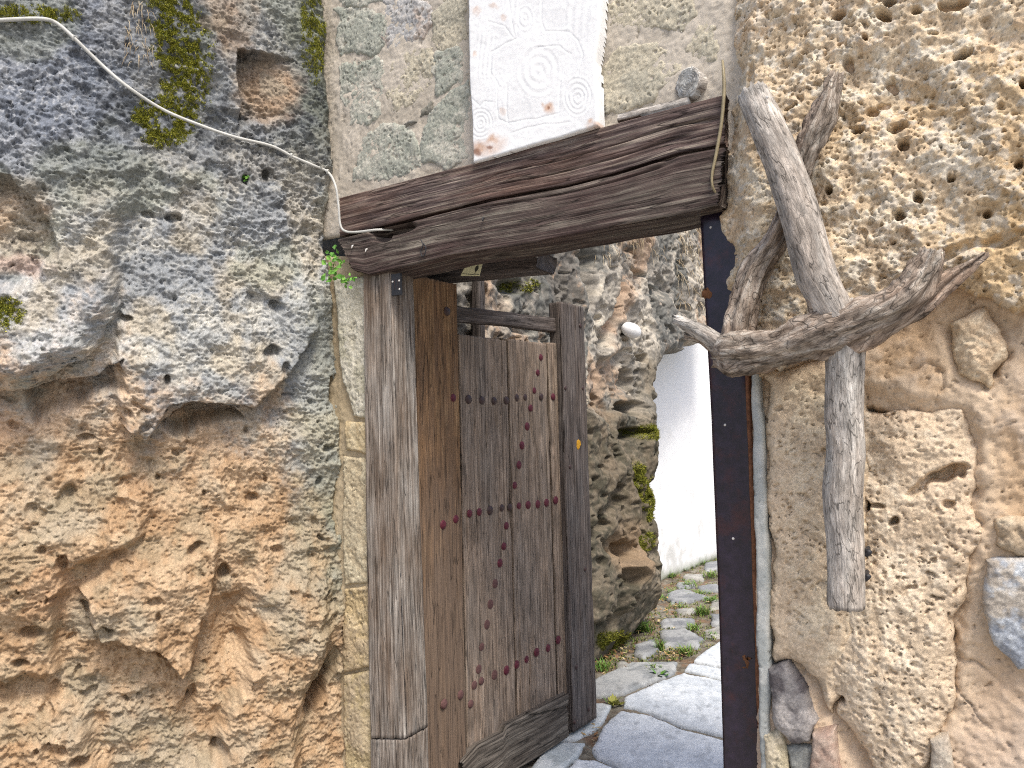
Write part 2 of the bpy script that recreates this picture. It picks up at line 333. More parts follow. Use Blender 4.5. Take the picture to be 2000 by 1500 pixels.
M = dict(
    rock=rock_mat('porous_rock'), cliff=rock_mat('cliff_rock', 160, 0.6), tufa=rock_mat('tufa_stone', 460, 0.5), mortar=rock_mat('lime_mortar', 520, 0.35, (0.86, 1.12)),
    flag=rock_mat('flagstone_rock', 220, 0.3, (0.8, 1.15), 0.8), plaster=rock_mat('white_limewash', 300, 0.15, (0.95, 1.05)), soil=rock_mat('soil', 200, 0.6),
    lint_up=wood_mat('dark_oak_upper', (0.03, 0.018, 0.016), (0.105, 0.078, 0.074), (0.31, 0.26, 0.215), 70, 2.6, (0.155, 0.085, 0.058), 0.55, spread=0.8),
    lint_lo=wood_mat('dark_oak_lower', (0.04, 0.03, 0.027), (0.105, 0.085, 0.074), (0.25, 0.225, 0.185), 75, 2.4, (0.075, 0.042, 0.04), 0.7, spread=.8),
    post=wood_mat('silvered_oak', (0.09, 0.07, 0.058), (0.29, 0.26, 0.23), (0.47, 0.44, 0.40), 95, 3.0, (0.16, 0.11, 0.075), 0.8, spread=.8),
    stile=wood_mat('orange_oak', (0.085, 0.048, 0.026), (0.29, 0.165, 0.08), (0.45, 0.30, 0.165), 85, 3.0, (0.15, 0.085, 0.05), 0.7, fade=(0.75, 1.4, (0.155, 0.115, 0.088))),
    plank=wood_mat('grey_brown_plank', (0.12, 0.085, 0.062), (0.28, 0.21, 0.158), (0.42, 0.335, 0.262), 100, 3.0, (0.23, 0.20, 0.175), 0.6, spread=.9),
    dark=wood_mat('blue_black_timber', (0.045, 0.038, 0.038), (0.12, 0.105, 0.10), (0.22, 0.20, 0.19), 90, 2.6, (0.13, 0.095, 0.075), 0.5),
    rail=wood_mat('rotten_rail', (0.045, 0.038, 0.032), (0.13, 0.112, 0.095), (0.25, 0.225, 0.19), 60, 2.6, (0.10, 0.08, 0.065), 0.5),
    drift=wood_mat('driftwood', (0.29, 0.27, 0.25), (0.48, 0.46, 0.43), (0.63, 0.615, 0.58), 80, 14.0, (0.36, 0.28, 0.215), 0.6, crackle=.35, bst=.4),
    drift_d=wood_mat('driftwood_brown', (0.09, 0.068, 0.052), (0.30, 0.25, 0.205), (0.54, 0.50, 0.44), 60, 14.0, (0.28, 0.18, 0.125), 0.6, crackle=.5, bst=.5),
    jamb=plain_mat('painted_steel', (0.018, 0.012, 0.024), 0.3, 0.5, 35, (0.5, 1.6), (0.055, 0.016, 0.018), 0.52, 0.72),
    rust=plain_mat('rust_edge', (0.19, 0.085, 0.045), 0.85, 0.2, 90, (0.5, 1.4)),
    cable=plain_mat('cable_sheath', (0.52, 0.52, 0.49), 0.5, 0.4, 40, (0.8, 1.08)), cane=plain_mat('tan_cable', (0.30, 0.25, 0.15), 0.5, 0.4, 40, (0.7, 1.1)),
    stud_f=plain_mat('faded_wine_paint', (0.12, 0.062, 0.058), 0.75, 0.2, 120, (0.6, 1.3)),
    stud=plain_mat('wine_paint', (0.095, 0.010, 0.022), 0.6, 0.4, 120, (0.6, 1.3)), stud_b=plain_mat('brown_iron', (0.05, 0.026, 0.024), 0.5, 0.4, 120, (0.6, 1.3)),
    iron=plain_mat('black_iron', (0.02, 0.021, 0.026), 0.5, 0.4, 120), screw=plain_mat('bright_screw', (0.6, 0.58, 0.55), 0.35, 0.5, 100), yellow=plain_mat('yellow_paint', (0.55, 0.30, 0.03), 0.6, 0.3, 80, (0.6, 1.2)),
    card=plain_mat('cream_card', (0.62, 0.60, 0.38), 0.7, 0.2, 60, (0.92, 1.05)), ink=plain_mat('card_ink', (0.05, 0.05, 0.04), 0.8, 0.1), lamp=plain_mat('lamp_opal', (0.78, 0.79, 0.8), 0.4, 0.4, 20, (0.97, 1.02)),
    leaf=leaf_mat('leaf_green'), moss=leaf_mat('moss_green', 0.9), ground=plain_mat('courtyard_stone', (0.34, 0.32, 0.29), 0.9, 0.2, 6, (0.7, 1.2)), endgrain=plain_mat('log_end_grain', (0.34, 0.32, 0.30), 0.9, 0.15, 45, (0.5, 1.25)))
def rgb(*c): return np.array(c, float)
def blend(a, b, t): return a + (b - a) * np.asarray(t)[..., None]
def hole(px, py, cx, cy, rx, ry=None, ang=0.0):
    ry = ry or rx; a = math.radians(ang); dx, dy = px - cx, py - cy
    x = (dx * math.cos(a) + dy * math.sin(a)) / rx; y = (-dx * math.sin(a) + dy * math.cos(a)) / ry
    return sstep(1.15, 0.45, np.sqrt(x * x + y * y))

# ================================================================== SETTING
g = Shape(); g.add([(-60, -60, -0.004), (60, -60, -0.004), (60, 60, -0.004), (-60, 60, -0.004)], [(0, 1, 2, 3)])
tag(g.build('ground', M['ground']), kind='structure')

# ---- left rock face
def left_h(u, v, sd, px, py):
    wx = px + 16 * fbm(u, v, 6, 3, 11) + 7 * fbm(u, v, 26, 3, 12); wy = py + 16 * fbm(v, u, 6, 3, 13) + 7 * fbm(u, v, 26, 3, 14)
    h = np.zeros_like(u)
    def rz(P, H, e, r=None): nonlocal h; h = h + H * sstep(0, e, sdpoly(wx, wy, P)) * (1 if r is None else sstep(r[0], r[1], wy))
    rz([(-300, 60), (120, 70), (230, 160), (300, 330), (265, 480), (245, 600), (190, 690), (60, 762), (-300, 722)], .10, 70, (60, 330))
    rz([(-300, 330), (180, 360), (238, 590), (190, 690), (100, 738), (60, 770), (-300, 742)], .065, 12, (430, 680))
    rz([(-300, 300), (20, 330), (90, 400), (112, 480), (70, 550), (-300, 570)], -.06, 12)
    rz([(40, 778), (110, 752), (195, 735), (240, 690), (250, 760), (170, 800), (90, 815), (55, 850)], -.09, 12)
    rz([(250, 330), (600, 330), (625, 650), (530, 790), (520, 815), (400, 800), (330, 795), (290, 872), (240, 840), (215, 720)], .075, 16, (400, 740))
    rz([(298, 838), (360, 800), (470, 812), (500, 840), (440, 850), (330, 868)], -.10, 8)
    rz([(-300, 880), (150, 900), (330, 960), (260, 1080), (130, 1120), (110, 1250), (130, 1330), (-300, 1420)], .08, 30, (880, 1100))
    rz([(330, 1000), (440, 1050), (430, 1090), (405, 1180), (382, 1300), (350, 1340), (300, 1270), (200, 1250), (140, 1150)], .11, 16, (1000, 1180))
    rz([(400, 1170), (470, 1140), (560, 1180), (520, 1290), (440, 1312), (395, 1300)], -.055, 40)
    rz([(480, 1050), (640, 1020), (668, 1180), (660, 1250), (612, 1400), (590, 1540), (350, 1540), (450, 1320)], .10, 40, (1040, 1260))
    rz([(658, 1270), (676, 1290), (650, 1380), (607, 1428), (600, 1400), (632, 1320)], -.14, 9)
    rz([(-300, 1330), (170, 1350), (240, 1560), (-300, 1560)], .06, 40, (1330, 1470))
    rz([(300, -100), (430, -100), (420, 120), (460, 260), (400, 330), (300, 230)], -.05, 40)
    rz([(480, 560), (560, 580), (560, 700), (520, 720), (490, 680)], -.03, 20)
    rz([(585, -100), (660, -100), (660, 420), (610, 400), (590, 200)], .03, 30)
    nm = sstep(-2, 7, sdpoly(wx * .6 + px * .4, wy * .6 + py * .4, [(470, 88), (586, 112), (592, 225), (474, 248)]))
    h = h - .12 * nm * np.clip(1.05 - (px - 470) / 118, 0.05, 1)
    for cx, cy, rx, ry, d, an in [(438, 1125, 12, 15, .06, 0), (122, 1095, 14, 20, .06, 20), (60, 1238, 30, 14, .05, -10), (324, 737, 7, 11, .05, 0), (480, 352, 9, 13, .05, 0), (526, 344, 11, 12, .05, 30),
        (205, 1228, 26, 16, .05, 0), (128, 975, 18, 26, .05, 35), (425, 1468, 20, 26, .08, 10), (662, 775, 8, 34, .08, 0), (668, 1000, 6, 60, .05, 0), (545, 605, 18, 14, .04, 0), (532, 690, 18, 14, .05, 0), (555, 720, 8, 16, .04, 0),
        (380, 1075, 22, 10, .05, -30), (372, 1370, 10, 24, .05, 20), (300, 1170, 20, 10, .04, 0), (35, 1300, 20, 10, .04, 0), (170, 870, 24, 10, .03, 10), (340, 430, 20, 10, .03, 0), (290, 425, 16, 10, .03, 0), (560, 490, 14, 20, .03, 20),
        (245, 620, 14, 9, .05, 0), (620, 1030, 10, 12, .03, 0), (500, 985, 16, 10, .04, -30), (250, 800, 14, 10, .04, 20), (545, 1085, 14, 8, .03, 0), (160, 1490, 22, 12, .05, 0)]:
        h = h - d * hole(wx * .5 + px * .5, wy * .5 + py * .5, cx, cy, rx, ry, an)
    h = h + .05 * fbm(u, v, 3.2, 3, 16) + .012 * fbm(u + .4 * v, v * 1.2, 8, 2, 29, ridged=True); macro = h.copy()
    lo = sstep(620, 900, py + 50 * fbm(u, v, 4, 3, 15))                       # warm lower rock
    sw = sstep(-.4, .4, fbm(u, v, 4.5, 3, 9))
    h = h + .014 * fbm(u, v * 1.2, 14, 3, 17, ridged=True) * (.5 + sw) + .007 * fbm(u, v, 36, 3, 18) + (.0065 + .003 * sw) * fbm(u + .3 * v, v, 70, 2, 19, ridged=True) + .0028 * fbm(u, v, 125, 1, 5)
    p1 = pits(u, v, 9, 20, .3, .06, .22); p2 = pits(u, v, 24, 21, .3, .06, .3) * (.3 + .7 * sw); p3 = pits(u, v, 60, 22, .35, .1, .38)
    h = h - .028 * p1 * (.3 + .7 * lo) - .013 * p2 - .0065 * p3
    # colour of the stone: ochre below, grey lichen crust above, moss and black algae in streaks
    n1 = fbm(u, v, 5, 4, 23); n2 = fbm(u, v, 22, 4, 24); n3 = fbm(u, v, 90, 3, 25); sp = np.random.RandomState(5).rand(len(u))
    oc = blend(rgb(.42, .292, .188), rgb(.55, .42, .30), sstep(-.4, .4, n2)); oc = blend(oc, rgb(.48, .325, .215), sstep(.0, .5, fbm(u, v, 3.5, 3, 26)) * sstep(420, 50, px) * .8)
    oc = blend(oc, rgb(.40, .39, .34), sstep(.05, .5, fbm(u, v, 6, 4, 27)) * .6)
    gy = blend(rgb(.37, .38, .375), rgb(.50, .49, .45), sstep(-.3, .4, n2)); gy = blend(gy, rgb(.235, .255, .28), sstep(-.4, .4, n1 + .5 * n3) * .8)
    gy = blend(gy, rgb(.135, .15, .12), sstep(520, 640, px + 60 * n2) * sstep(420, 200, py) * .8)
    gy = blend(gy, rgb(.27, .305, .375), sstep(330, 150, px + 60 * n2) * sstep(430, 250, py) * .75)
    gy = blend(gy, rgb(.55, .56, .57), hole(px + 60 * n1, py + 60 * n2, 120, 610, 150, 110) * sstep(-.5, .5, n2 + n3) * .75)
    gy = blend(gy, rgb(.62, .64, .67), sstep(.2, .4, n3 + .4 * n2) * sstep(380, 60, px) * sstep(420, 200, py) * .7)
    gy = blend(gy, rgb(.05, .055, .065), sstep(.24, .42, fbm(u, v, 46, 3, 28) + .3 * n1) * sstep(560, 350, py) * .6)
    yb = np.interp(px, [0, 60, 190, 245, 290, 400, 520, 560, 620, 660], [690, 740, 690, 700, 800, 800, 820, 850, 980, 1120]); tl = sstep(-130, 150, py - yb + 130 * n1 + 110 * n2 + 60 * n3)
    tl = np.maximum(tl, .85 * hole(px + 20 * n2, py + 20 * n1, 530, 175, 75, 85)); tl = np.maximum(tl, .8 * hole(px + 30 * n2, py, 30, 430, 90, 95)); tl = np.maximum(tl, .6 * hole(px + 40 * n2, py, 450, 40, 60, 90))
    gy = blend(gy, rgb(.44, .38, .28), sstep(.0, .4, fbm(u, v, 7, 4, 8)) * sstep(200, 520, py) * .6); gy = blend(gy, rgb(.30, .32, .26), sstep(.05, .4, fbm(u, v, 4, 3, 7)) * .5)
    oc = blend(oc, rgb(.36, .31, .23), sstep(.1, .4, fbm(u, v, 11, 4, 6)) * .55)
    a = blend(gy, oc, tl)
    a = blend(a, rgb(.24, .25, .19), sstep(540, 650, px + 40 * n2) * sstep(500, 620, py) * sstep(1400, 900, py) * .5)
    a = blend(a, rgb(.13, .115, .10), hole(px + 20 * n2, py + 20 * n1, 45, 480, 55, 35) * sstep(0, .3, n3 + n2) * .8)
    a = blend(a, rgb(.50, .36, .31), hole(px + 20 * n2, py + 20 * n1, 40, 520, 70, 25) * .6)
    ms = np.maximum.reduce([hole(px + 25 * n2, py + 25 * n1, 355, 90, 60, 150, -14), hole(px + 25 * n2, py + 20 * n1, 330, 235, 75, 55), .9 * hole(px + 10 * n2, py, 15, 598, 45, 34), .7 * hole(px + 20 * n2, py, 60, 20, 110, 22), .5 * hole(px, py, 620, 60, 30, 120)])
    left_h.moss = ms * sstep(-.25, .3, n3 + .8 * n2)
    a = blend(a, rgb(.15, .155, .05), left_h.moss * .85)
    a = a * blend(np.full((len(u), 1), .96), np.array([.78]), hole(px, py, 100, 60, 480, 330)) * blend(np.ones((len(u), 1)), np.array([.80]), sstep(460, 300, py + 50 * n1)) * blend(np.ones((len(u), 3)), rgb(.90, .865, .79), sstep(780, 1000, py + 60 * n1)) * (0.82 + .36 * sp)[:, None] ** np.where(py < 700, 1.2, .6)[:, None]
    return h, a, -(.14 + .30 * sstep(1010, 860, py)) * (macro - .06)
LP = LEFT.poly([(x + 6 if x > 0 else x, y) for x, y in [(-190, -90), (634, -90), (640, 150), (652, 330), (640, 430), (640, 520), (652, 600), (664, 760), (670, 900), (676, 1100), (676, 1250), (690, 1400), (700, 1720), (-190, 1720)]], .06)
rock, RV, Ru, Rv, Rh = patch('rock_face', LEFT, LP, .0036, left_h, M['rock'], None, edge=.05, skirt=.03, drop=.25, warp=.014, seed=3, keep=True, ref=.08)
tag(rock, 'grey and ochre porous rock face left of the gate', kind='structure')
rpx, rpy = project(RV)
def on_rock(px, py):
    i = np.argmin((rpx - px) ** 2 + (rpy - py) ** 2 + 1e-9); return RV[i]

# ---- cliff along the alley
def cliff_h(u, v, sd, px, py):
    wx = px + 10 * fbm(u, v, 2, 3, 31) + 5 * fbm(u, v, 9, 2, 32); wy = py + 10 * fbm(v, u, 2, 3, 33) + 5 * fbm(v, u, 9, 2, 34); h = np.zeros_like(u)
    def rz(P, H, e): nonlocal h; h = h + H * sstep(0, e, sdpoly(wx, wy, P))
    rz([(1140, 380), (1165, 380), (1160, 600), (1135, 620), (1125, 500)], -.18, 12)
    rz([(1215, 380), (1245, 380), (1240, 480), (1215, 640), (1190, 620), (1205, 500)], -.10, 14)
    rz([(1330, 400), (1345, 400), (1350, 640), (1325, 600)], -.15, 10)
    rz([(1165, 640), (1215, 600), (1215, 640), (1175, 720), (1150, 760)], -.12, 14)
    rz([(1170, 690), (1240, 680), (1260, 760), (1200, 820), (1150, 800)], -.10, 20)
    rz([(1100, 780), (1170, 810), (1215, 900), (1225, 1100), (1190, 1200), (1100, 1240)], .12, 24)
    rz([(1230, 820), (1300, 700), (1310, 1200), (1250, 1180), (1235, 1000)], .12, 26)
    rz([(1165, 1090), (1215, 1070), (1260, 1110), (1270, 1200), (1220, 1250), (1160, 1260)], .10, 20)
    rz([(1165, 1060), (1200, 1050), (1205, 1090), (1165, 1110)], -.14, 12)
    for cx, cy, rx, ry, d in [(1235, 800, 26, 14, .2), (1262, 700, 10, 10, .12), (1240, 735, 10, 12, .12), (1230, 850, 26, 12, .15), (1180, 1120, 16, 20, .15), (1010, 640, 30, 20, .1), (990, 560, 30, 16, .08), (1300, 560, 16, 30, .08), (1340, 670, 14, 10, .15)]:
        h = h - d * hole(wx, wy, cx, cy, rx, ry)
    h = h + .13 * fbm(u * .7, v * .6, 1.2, 3, 35) + .06 * fbm(u * .6, v * .5, 4, 3, 36, ridged=True) + .028 * fbm(u * .6, v, 11, 3, 37) + .016 * fbm(u * .7, v, 32, 3, 38)
    h = h - .07 * pits(u * .6, v, 5, 39, .4, .1, .36) - .035 * pits(u * .6, v, 14, 40, .5, .1, .4)
    h = h * (.3 + .7 * sstep(0, .4, sd))
    n1 = fbm(u, v * .6, 2.2, 4, 43); n2 = fbm(u, v, 9, 4, 44); n3 = fbm(u, v, 40, 3, 45)
    a = blend(rgb(.28, .26, .23), rgb(.52, .475, .40), sstep(-.35, .35, n2 + .4 * n3)); a = blend(a, rgb(.38, .25, .165), sstep(.08, .45, n1 + .3 * n2) * .7)
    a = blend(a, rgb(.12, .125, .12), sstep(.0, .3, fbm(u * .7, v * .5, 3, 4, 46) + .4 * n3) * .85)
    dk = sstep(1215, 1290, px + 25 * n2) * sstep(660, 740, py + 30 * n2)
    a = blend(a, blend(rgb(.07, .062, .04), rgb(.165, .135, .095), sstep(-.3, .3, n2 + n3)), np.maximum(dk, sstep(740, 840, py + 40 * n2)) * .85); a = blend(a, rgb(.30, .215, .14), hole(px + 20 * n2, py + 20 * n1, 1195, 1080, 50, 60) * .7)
    ms = np.maximum.reduce([hole(px + 10 * n2, py, 1235, 960, 26, 65, -10), .8 * hole(px, py, 1255, 845, 28, 18), .8 * hole(px, py, 1235, 1055, 18, 24), .9 * hole(px, py, 1190, 1250, 40, 26), .4 * hole(px, py, 1020, 560, 50, 20)])
    cliff_h.moss = ms * sstep(-.4, .2, n3 + n2); a = blend(a, rgb(.10, .11, .02), cliff_h.moss * .9)
    return h, a
CPOLY = CLIFF.poly([(700, 150), (1430, 150), (1430, 640), (1378, 664), (1345, 684), (1310, 690), (1290, 720), (1284, 800), (1278, 900), (1266, 960), (1278, 1060), (1290, 1190), (1240, 1245), (1170, 1300), (700, 1700)])
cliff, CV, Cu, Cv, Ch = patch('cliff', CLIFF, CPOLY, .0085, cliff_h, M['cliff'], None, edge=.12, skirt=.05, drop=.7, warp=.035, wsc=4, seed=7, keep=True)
tag(cliff, 'craggy grey and rust cliff rising beside the alley', kind='structure')
cpx, cpy = project(CV)
def on_cliff(px, py):
    d = (cpx - px) ** 2 + (cpy - py) ** 2; return CV[np.argmin(d)]

# ---- alley path: soil with flagstones and cobbles
def soil_h(u, v, sd, px, py):
    n = fbm(u, v, 6, 4, 51); n2 = fbm(u, v, 30, 3, 52)
    h = .012 + .010 * n + .006 * n2 + .10 * sstep(.9, 0, sdpoly(u, v, [(-2, 2), (.62, 5.0), (1.3, 6.2), (1.55, 7.8), (-2, 8)]) * -1 + .25) * 0
    a = blend(rgb(.13, .11, .085), rgb(.24, .22, .18), sstep(-.3, .4, n2 + n)); a = blend(a, rgb(.20, .13, .085), sstep(.1, .5, fbm(u, v, 14, 3, 53)))
    return h, a
path = patch('alley_path', GROUND, [(-.8, 2.6), (2.0, 1.6), (3.5, 7), (5.5, 11), (1.2, 11), (.2, 5.5)], .022, soil_h, M['soil'], None, edge=.05, skirt=.05, drop=.02, warp=.05, wsc=3, seed=9)
tag(path, 'soil and stone paved path leading up the alley', kind='structure')
def zf(pts): return [(1100 + x / 2.5, 900 + y / 2.5) for x, y in pts]
FL = [([(300, 1180), (480, 1100), (590, 1060), (775, 1100), (960, 1130), (980, 1420), (785, 1372), (560, 1312), (430, 1256), (290, 1222)], 0),
      ([(285, 1246), (430, 1278), (560, 1332), (790, 1394), (980, 1445), (1000, 1700), (700, 1760), (330, 1560), (170, 1480), (150, 1440), (200, 1330)], 0),
      ([(600, 1042), (622, 1012), (765, 1034), (940, 1060), (950, 1115), (775, 1088)], 0), ([(640, 990), (770, 905), (930, 880), (940, 1045), (770, 1020), (630, 1000)], 0),
      ([(150, 1205), (232, 1212), (205, 1290), (150, 1340), (60, 1385), (-120, 1400), (-100, 1260)], 1), ([(-60, 1400), (100, 1402), (64, 1470), (-20, 1560), (-180, 1580)], 1),
      ([(60, 1490), (160, 1495), (330, 1580), (680, 1780), (300, 1860), (-60, 1640)], 0), ([(150, 1090), (330, 1010), (560, 1002), (540, 1056), (440, 1098), (300, 1156), (150, 1172), (0, 1180), (20, 1110)], 2)]
CB = [([(470, 850), (600, 838), (692, 888), (640, 932), (480, 926)], 3), ([(480, 792), (640, 786), (664, 822), (600, 836), (480, 832)], 3), ([(510, 668), (580, 640), (704, 680), (640, 704), (520, 712)], 3),
      ([(556, 742), (632, 735), (622, 764), (560, 758)], 4), ([(350, 922), (440, 890), (474, 940), (402, 992), (345, 962)], 3), ([(690, 850), (780, 828), (800, 880), (700, 882)], 4), ([(660, 632), (760, 618), (780, 652), (670, 658)], 3),
      ([(596, 572), (690, 566), (684, 600), (590, 594)], 4), ([(690, 512), (790, 496), (800, 544), (690, 552)], 3), ([(720, 772), (820, 756), (830, 810), (720, 816)], 3), ([(255, 1010), (318, 1005), (320, 1045), (262, 1050)], 4),
      ([(720, 700), (800, 690), (810, 735), (725, 742)], 4), ([(560, 612), (640, 608), (650, 632), (560, 636)], 3)]
FC = [((.54, .585, .635), (.68, .725, .77)), ((.44, .485, .50), (.58, .61, .62)), ((.26, .275, .285), (.39, .40, .40)), ((.20, .21, .225), (.33, .34, .345)), ((.27, .265, .245), (.38, .375, .35))]
def flag_h(ci, seed, hh):
    def f(u, v, sd, px, py):
        n = fbm(u, v, 9, 4, seed); n2 = fbm(u, v, 45, 3, seed + 1)
        h = hh + .006 * fbm(u, v, 4, 2, seed + 2) + .004 * n + .002 * n2 - .005 * pits(u, v, 22, seed + 3, .3, .08, .3)
        a = blend(rgb(*FC[ci][0]), rgb(*FC[ci][1]), sstep(-.35, .35, n + .5 * n2)); a = blend(a, rgb(*FC[ci][0]) * .55, sstep(.28, .5, fbm(u * 2, v, 16, 4, seed + 4)) * .45)
        return h, a
    return f
for k, (p, ci) in enumerate(FL): patch('flagstone', GROUND, GROUND.poly(zf(p)), .014, flag_h(ci, 60 + k, .034), M['flag'], path, edge=.009, skirt=.014, drop=.03, warp=.014, wsc=7, seed=20 + k, fine=.08)
for k, (p, ci) in enumerate(CB): patch('cobble', GROUND, GROUND.poly(zf(p)), .02, flag_h(ci, 70 + k, .04), M['flag'], path, edge=.022, skirt=.02, drop=.04, warp=.03, wsc=6, seed=40 + k)

# ================================================================== GATE WALL
# ---- masonry above the lintel
def mortar_h(c1, c2, seed, amp=.006):
    def f(u, v, sd, px, py):
        n = fbm(u, v, 7, 4, seed); n2 = fbm(u, v, 45, 3, seed + 1)
        h = amp * n + .0032 * n2 + .0018 * fbm(u, v, 130, 2, seed + 3) - .006 * pits(u, v, 45, seed + 2, .2, .08, .25)
        return h, blend(rgb(*c1), rgb(*c2), sstep(-.4, .4, n + .3 * n2))
    return f
def tufa_h(c, seed, H=.012, rough=1.0, pit=1.0, extra=None, tint=None):
    def f(u, v, sd, px, py):
        n = fbm(u, v, 8, 4, seed); n2 = fbm(u, v, 34, 3, seed + 1)
        mk = sstep(-.35, .35, fbm(u, v, 6, 3, seed + 6))
        h = H + rough * (.010 * n + .004 * n2 * (.5 + mk) + .0028 * fbm(u, v, 110, 2, seed + 2)) - pit * (.007 * pits(u, v, 64, seed + 3, .4, .1, .4) * (.35 + .65 * mk) + .010 * pits(u, v, 27, seed + 4, .28, .06, .33) * mk)
        n3 = fbm(u, v, 70, 3, seed + 5); sp = np.random.RandomState(seed).rand(len(u))
        a = blend(rgb(*c[0]), rgb(*c[1]), sstep(-.35, .35, n2 + .4 * n)); a = blend(a, rgb(*c[2]), sstep(.0, .4, n + .4 * n3) * .7)
        a = a * (.86 + .28 * sp)[:, None]
        if tint: a = tint(a, u, v, px, py, n, n2, n3)
        if extra: h = extra(h, u, v, sd, px, py)
        return h, a
    return f
mw = thing('masonry_wall', WALL.xyz(*WALL.at(1000, 400)), 'rubble masonry of lichen-greened tufa in beige mortar above the door lintel', 'wall')
patch('mortar', WALL, WALL.poly([(618, -90), (1460, -90), (1460, 300), (618, 470)]), .005, mortar_h((.43, .385, .32), (.52, .47, .40), 81), M['mortar'], mw, skirt=.01, drop=.01, warp=.003, seed=51)
GR = ((.36, .365, .315), (.50, .485, .42), (.30, .32, .275)); TN = ((.45, .41, .32), (.55, .50, .39), (.40, .38, .31)); BL = ((.37, .37, .37), (.47, .46, .445), (.41, .33, .27))
def grow(P, d):
    P = np.array(P, float); c = P.mean(0); r = P - c; L = np.hypot(*r.T)[:, None]; return [tuple(q) for q in c + r * (L + d) / L]
def zl(p): return [(620 + x / 3.948, y / 3.948) for x, y in p]
def zr(p): return [(600 + x / 2.3435, y / 2.3435) for x, y in p]
MS = [(zl([(160, 90), (300, 80), (480, 110), (530, 180), (510, 300), (430, 390), (220, 400), (190, 300), (200, 200)]), GR), (zl([(540, 60), (700, 20), (850, 50), (860, 180), (790, 270), (680, 300), (570, 370), (540, 250)]), BL),
      (zl([(890, 110), (1000, 30), (1110, 20), (1110, 300), (980, 340), (900, 290)]), TN), (zl([(200, 540), (450, 460), (510, 520), (480, 680), (470, 850), (380, 930), (270, 920), (210, 700)]), GR),
      (zl([(580, 490), (820, 370), (890, 380), (890, 480), (840, 640), (740, 770), (600, 850), (560, 700)]), TN), (zl([(930, 420), (1060, 400), (1110, 480), (1100, 640), (950, 690), (920, 560)]), GR),
      (zl([(440, 1010), (600, 960), (740, 1010), (750, 1150), (760, 1260), (640, 1330), (300, 1390), (340, 1120)]), GR), (zl([(1000, 720), (1140, 650), (1150, 900), (1160, 1200), (1000, 1250), (830, 1230), (830, 1080), (900, 900)]), GR),
      (zl([(780, 850), (890, 745), (915, 800), (900, 860), (800, 885)]), ((.16, .155, .13), (.27, .26, .22), (.12, .11, .09))), (zl([(660, 950), (720, 915), (780, 930), (770, 955), (700, 965)]), ((.16, .16, .15), (.42, .41, .38), (.12, .11, .09))),
      (zl([(560, -330), (800, -340), (860, -40), (700, -20), (550, 0)]), BL), (zl([(160, -330), (500, -340), (510, -10), (200, 30)]), GR), (zl([(900, -330), (1110, -340), (1110, -10), (900, 20)]), TN),
      (zr([(1390, 30), (1500, -30), (1720, -30), (1765, 60), (1690, 135), (1560, 145), (1400, 122)]), TN), (zr([(1350, 320), (1450, 230), (1600, 198), (1695, 250), (1690, 345), (1560, 450), (1430, 512), (1390, 490), (1360, 400)]), TN),
      (zr([(1730, 215), (1820, 100), (1875, 140), (1860, 250), (1770, 280)]), TN), (zr([(1380, -190), (1700, -200), (1700, -60), (1500, -50), (1390, 0)]), TN)]
for k, (p, c) in enumerate(MS): patch('stone', WALL, WALL.poly(grow(p, 11 if k not in (8, 9) else 1)), .0036, tufa_h(c, 200 + k * 3, .004, .75, 1.1), M['tufa'], mw, edge=.022, skirt=.010, drop=.015, warp=.024, wsc=14, seed=60 + k)

# ---- jamb stones left of the post
js = thing('stone_jamb', WALL.xyz(*WALL.at(690, 1500)), 'narrow column of tan tufa blocks between the left rock and door post', 'wall')
patch('mortar', WALL, WALL.poly([(630, 500), (735, 500), (745, 1750), (630, 1750)]), .005, mortar_h((.36, .29, .19), (.46, .38, .26), 82), M['mortar'], js, skirt=.01, drop=.01, warp=.003, seed=52)
JC = [((.46, .43, .34), (.56, .53, .44), (.40, .38, .28)), ((.46, .38, .24), (.54, .46, .31), (.44, .34, .2)), ((.45, .38, .26), (.52, .46, .33), (.4, .34, .24)), ((.46, .36, .21), (.52, .42, .27), (.42, .33, .22)), ((.42, .34, .2), (.5, .41, .27), (.38, .31, .22))]
for k, p in enumerate([[(656, 545), (722, 540), (724, 818), (694, 812), (672, 740)], [(676, 822), (724, 824), (724, 886), (680, 880)], [(672, 892), (724, 894), (728, 1136), (676, 1140)], [(676, 1148), (728, 1144), (730, 1300), (674, 1310)], [(674, 1318), (730, 1306), (738, 1720), (684, 1720)]]):
    patch('stone', WALL, WALL.poly(p), .004, tufa_h(JC[k], 260 + k * 3, .016), M['tufa'], js, edge=.014, skirt=.008, drop=.03, warp=.006, wsc=14, seed=80 + k)

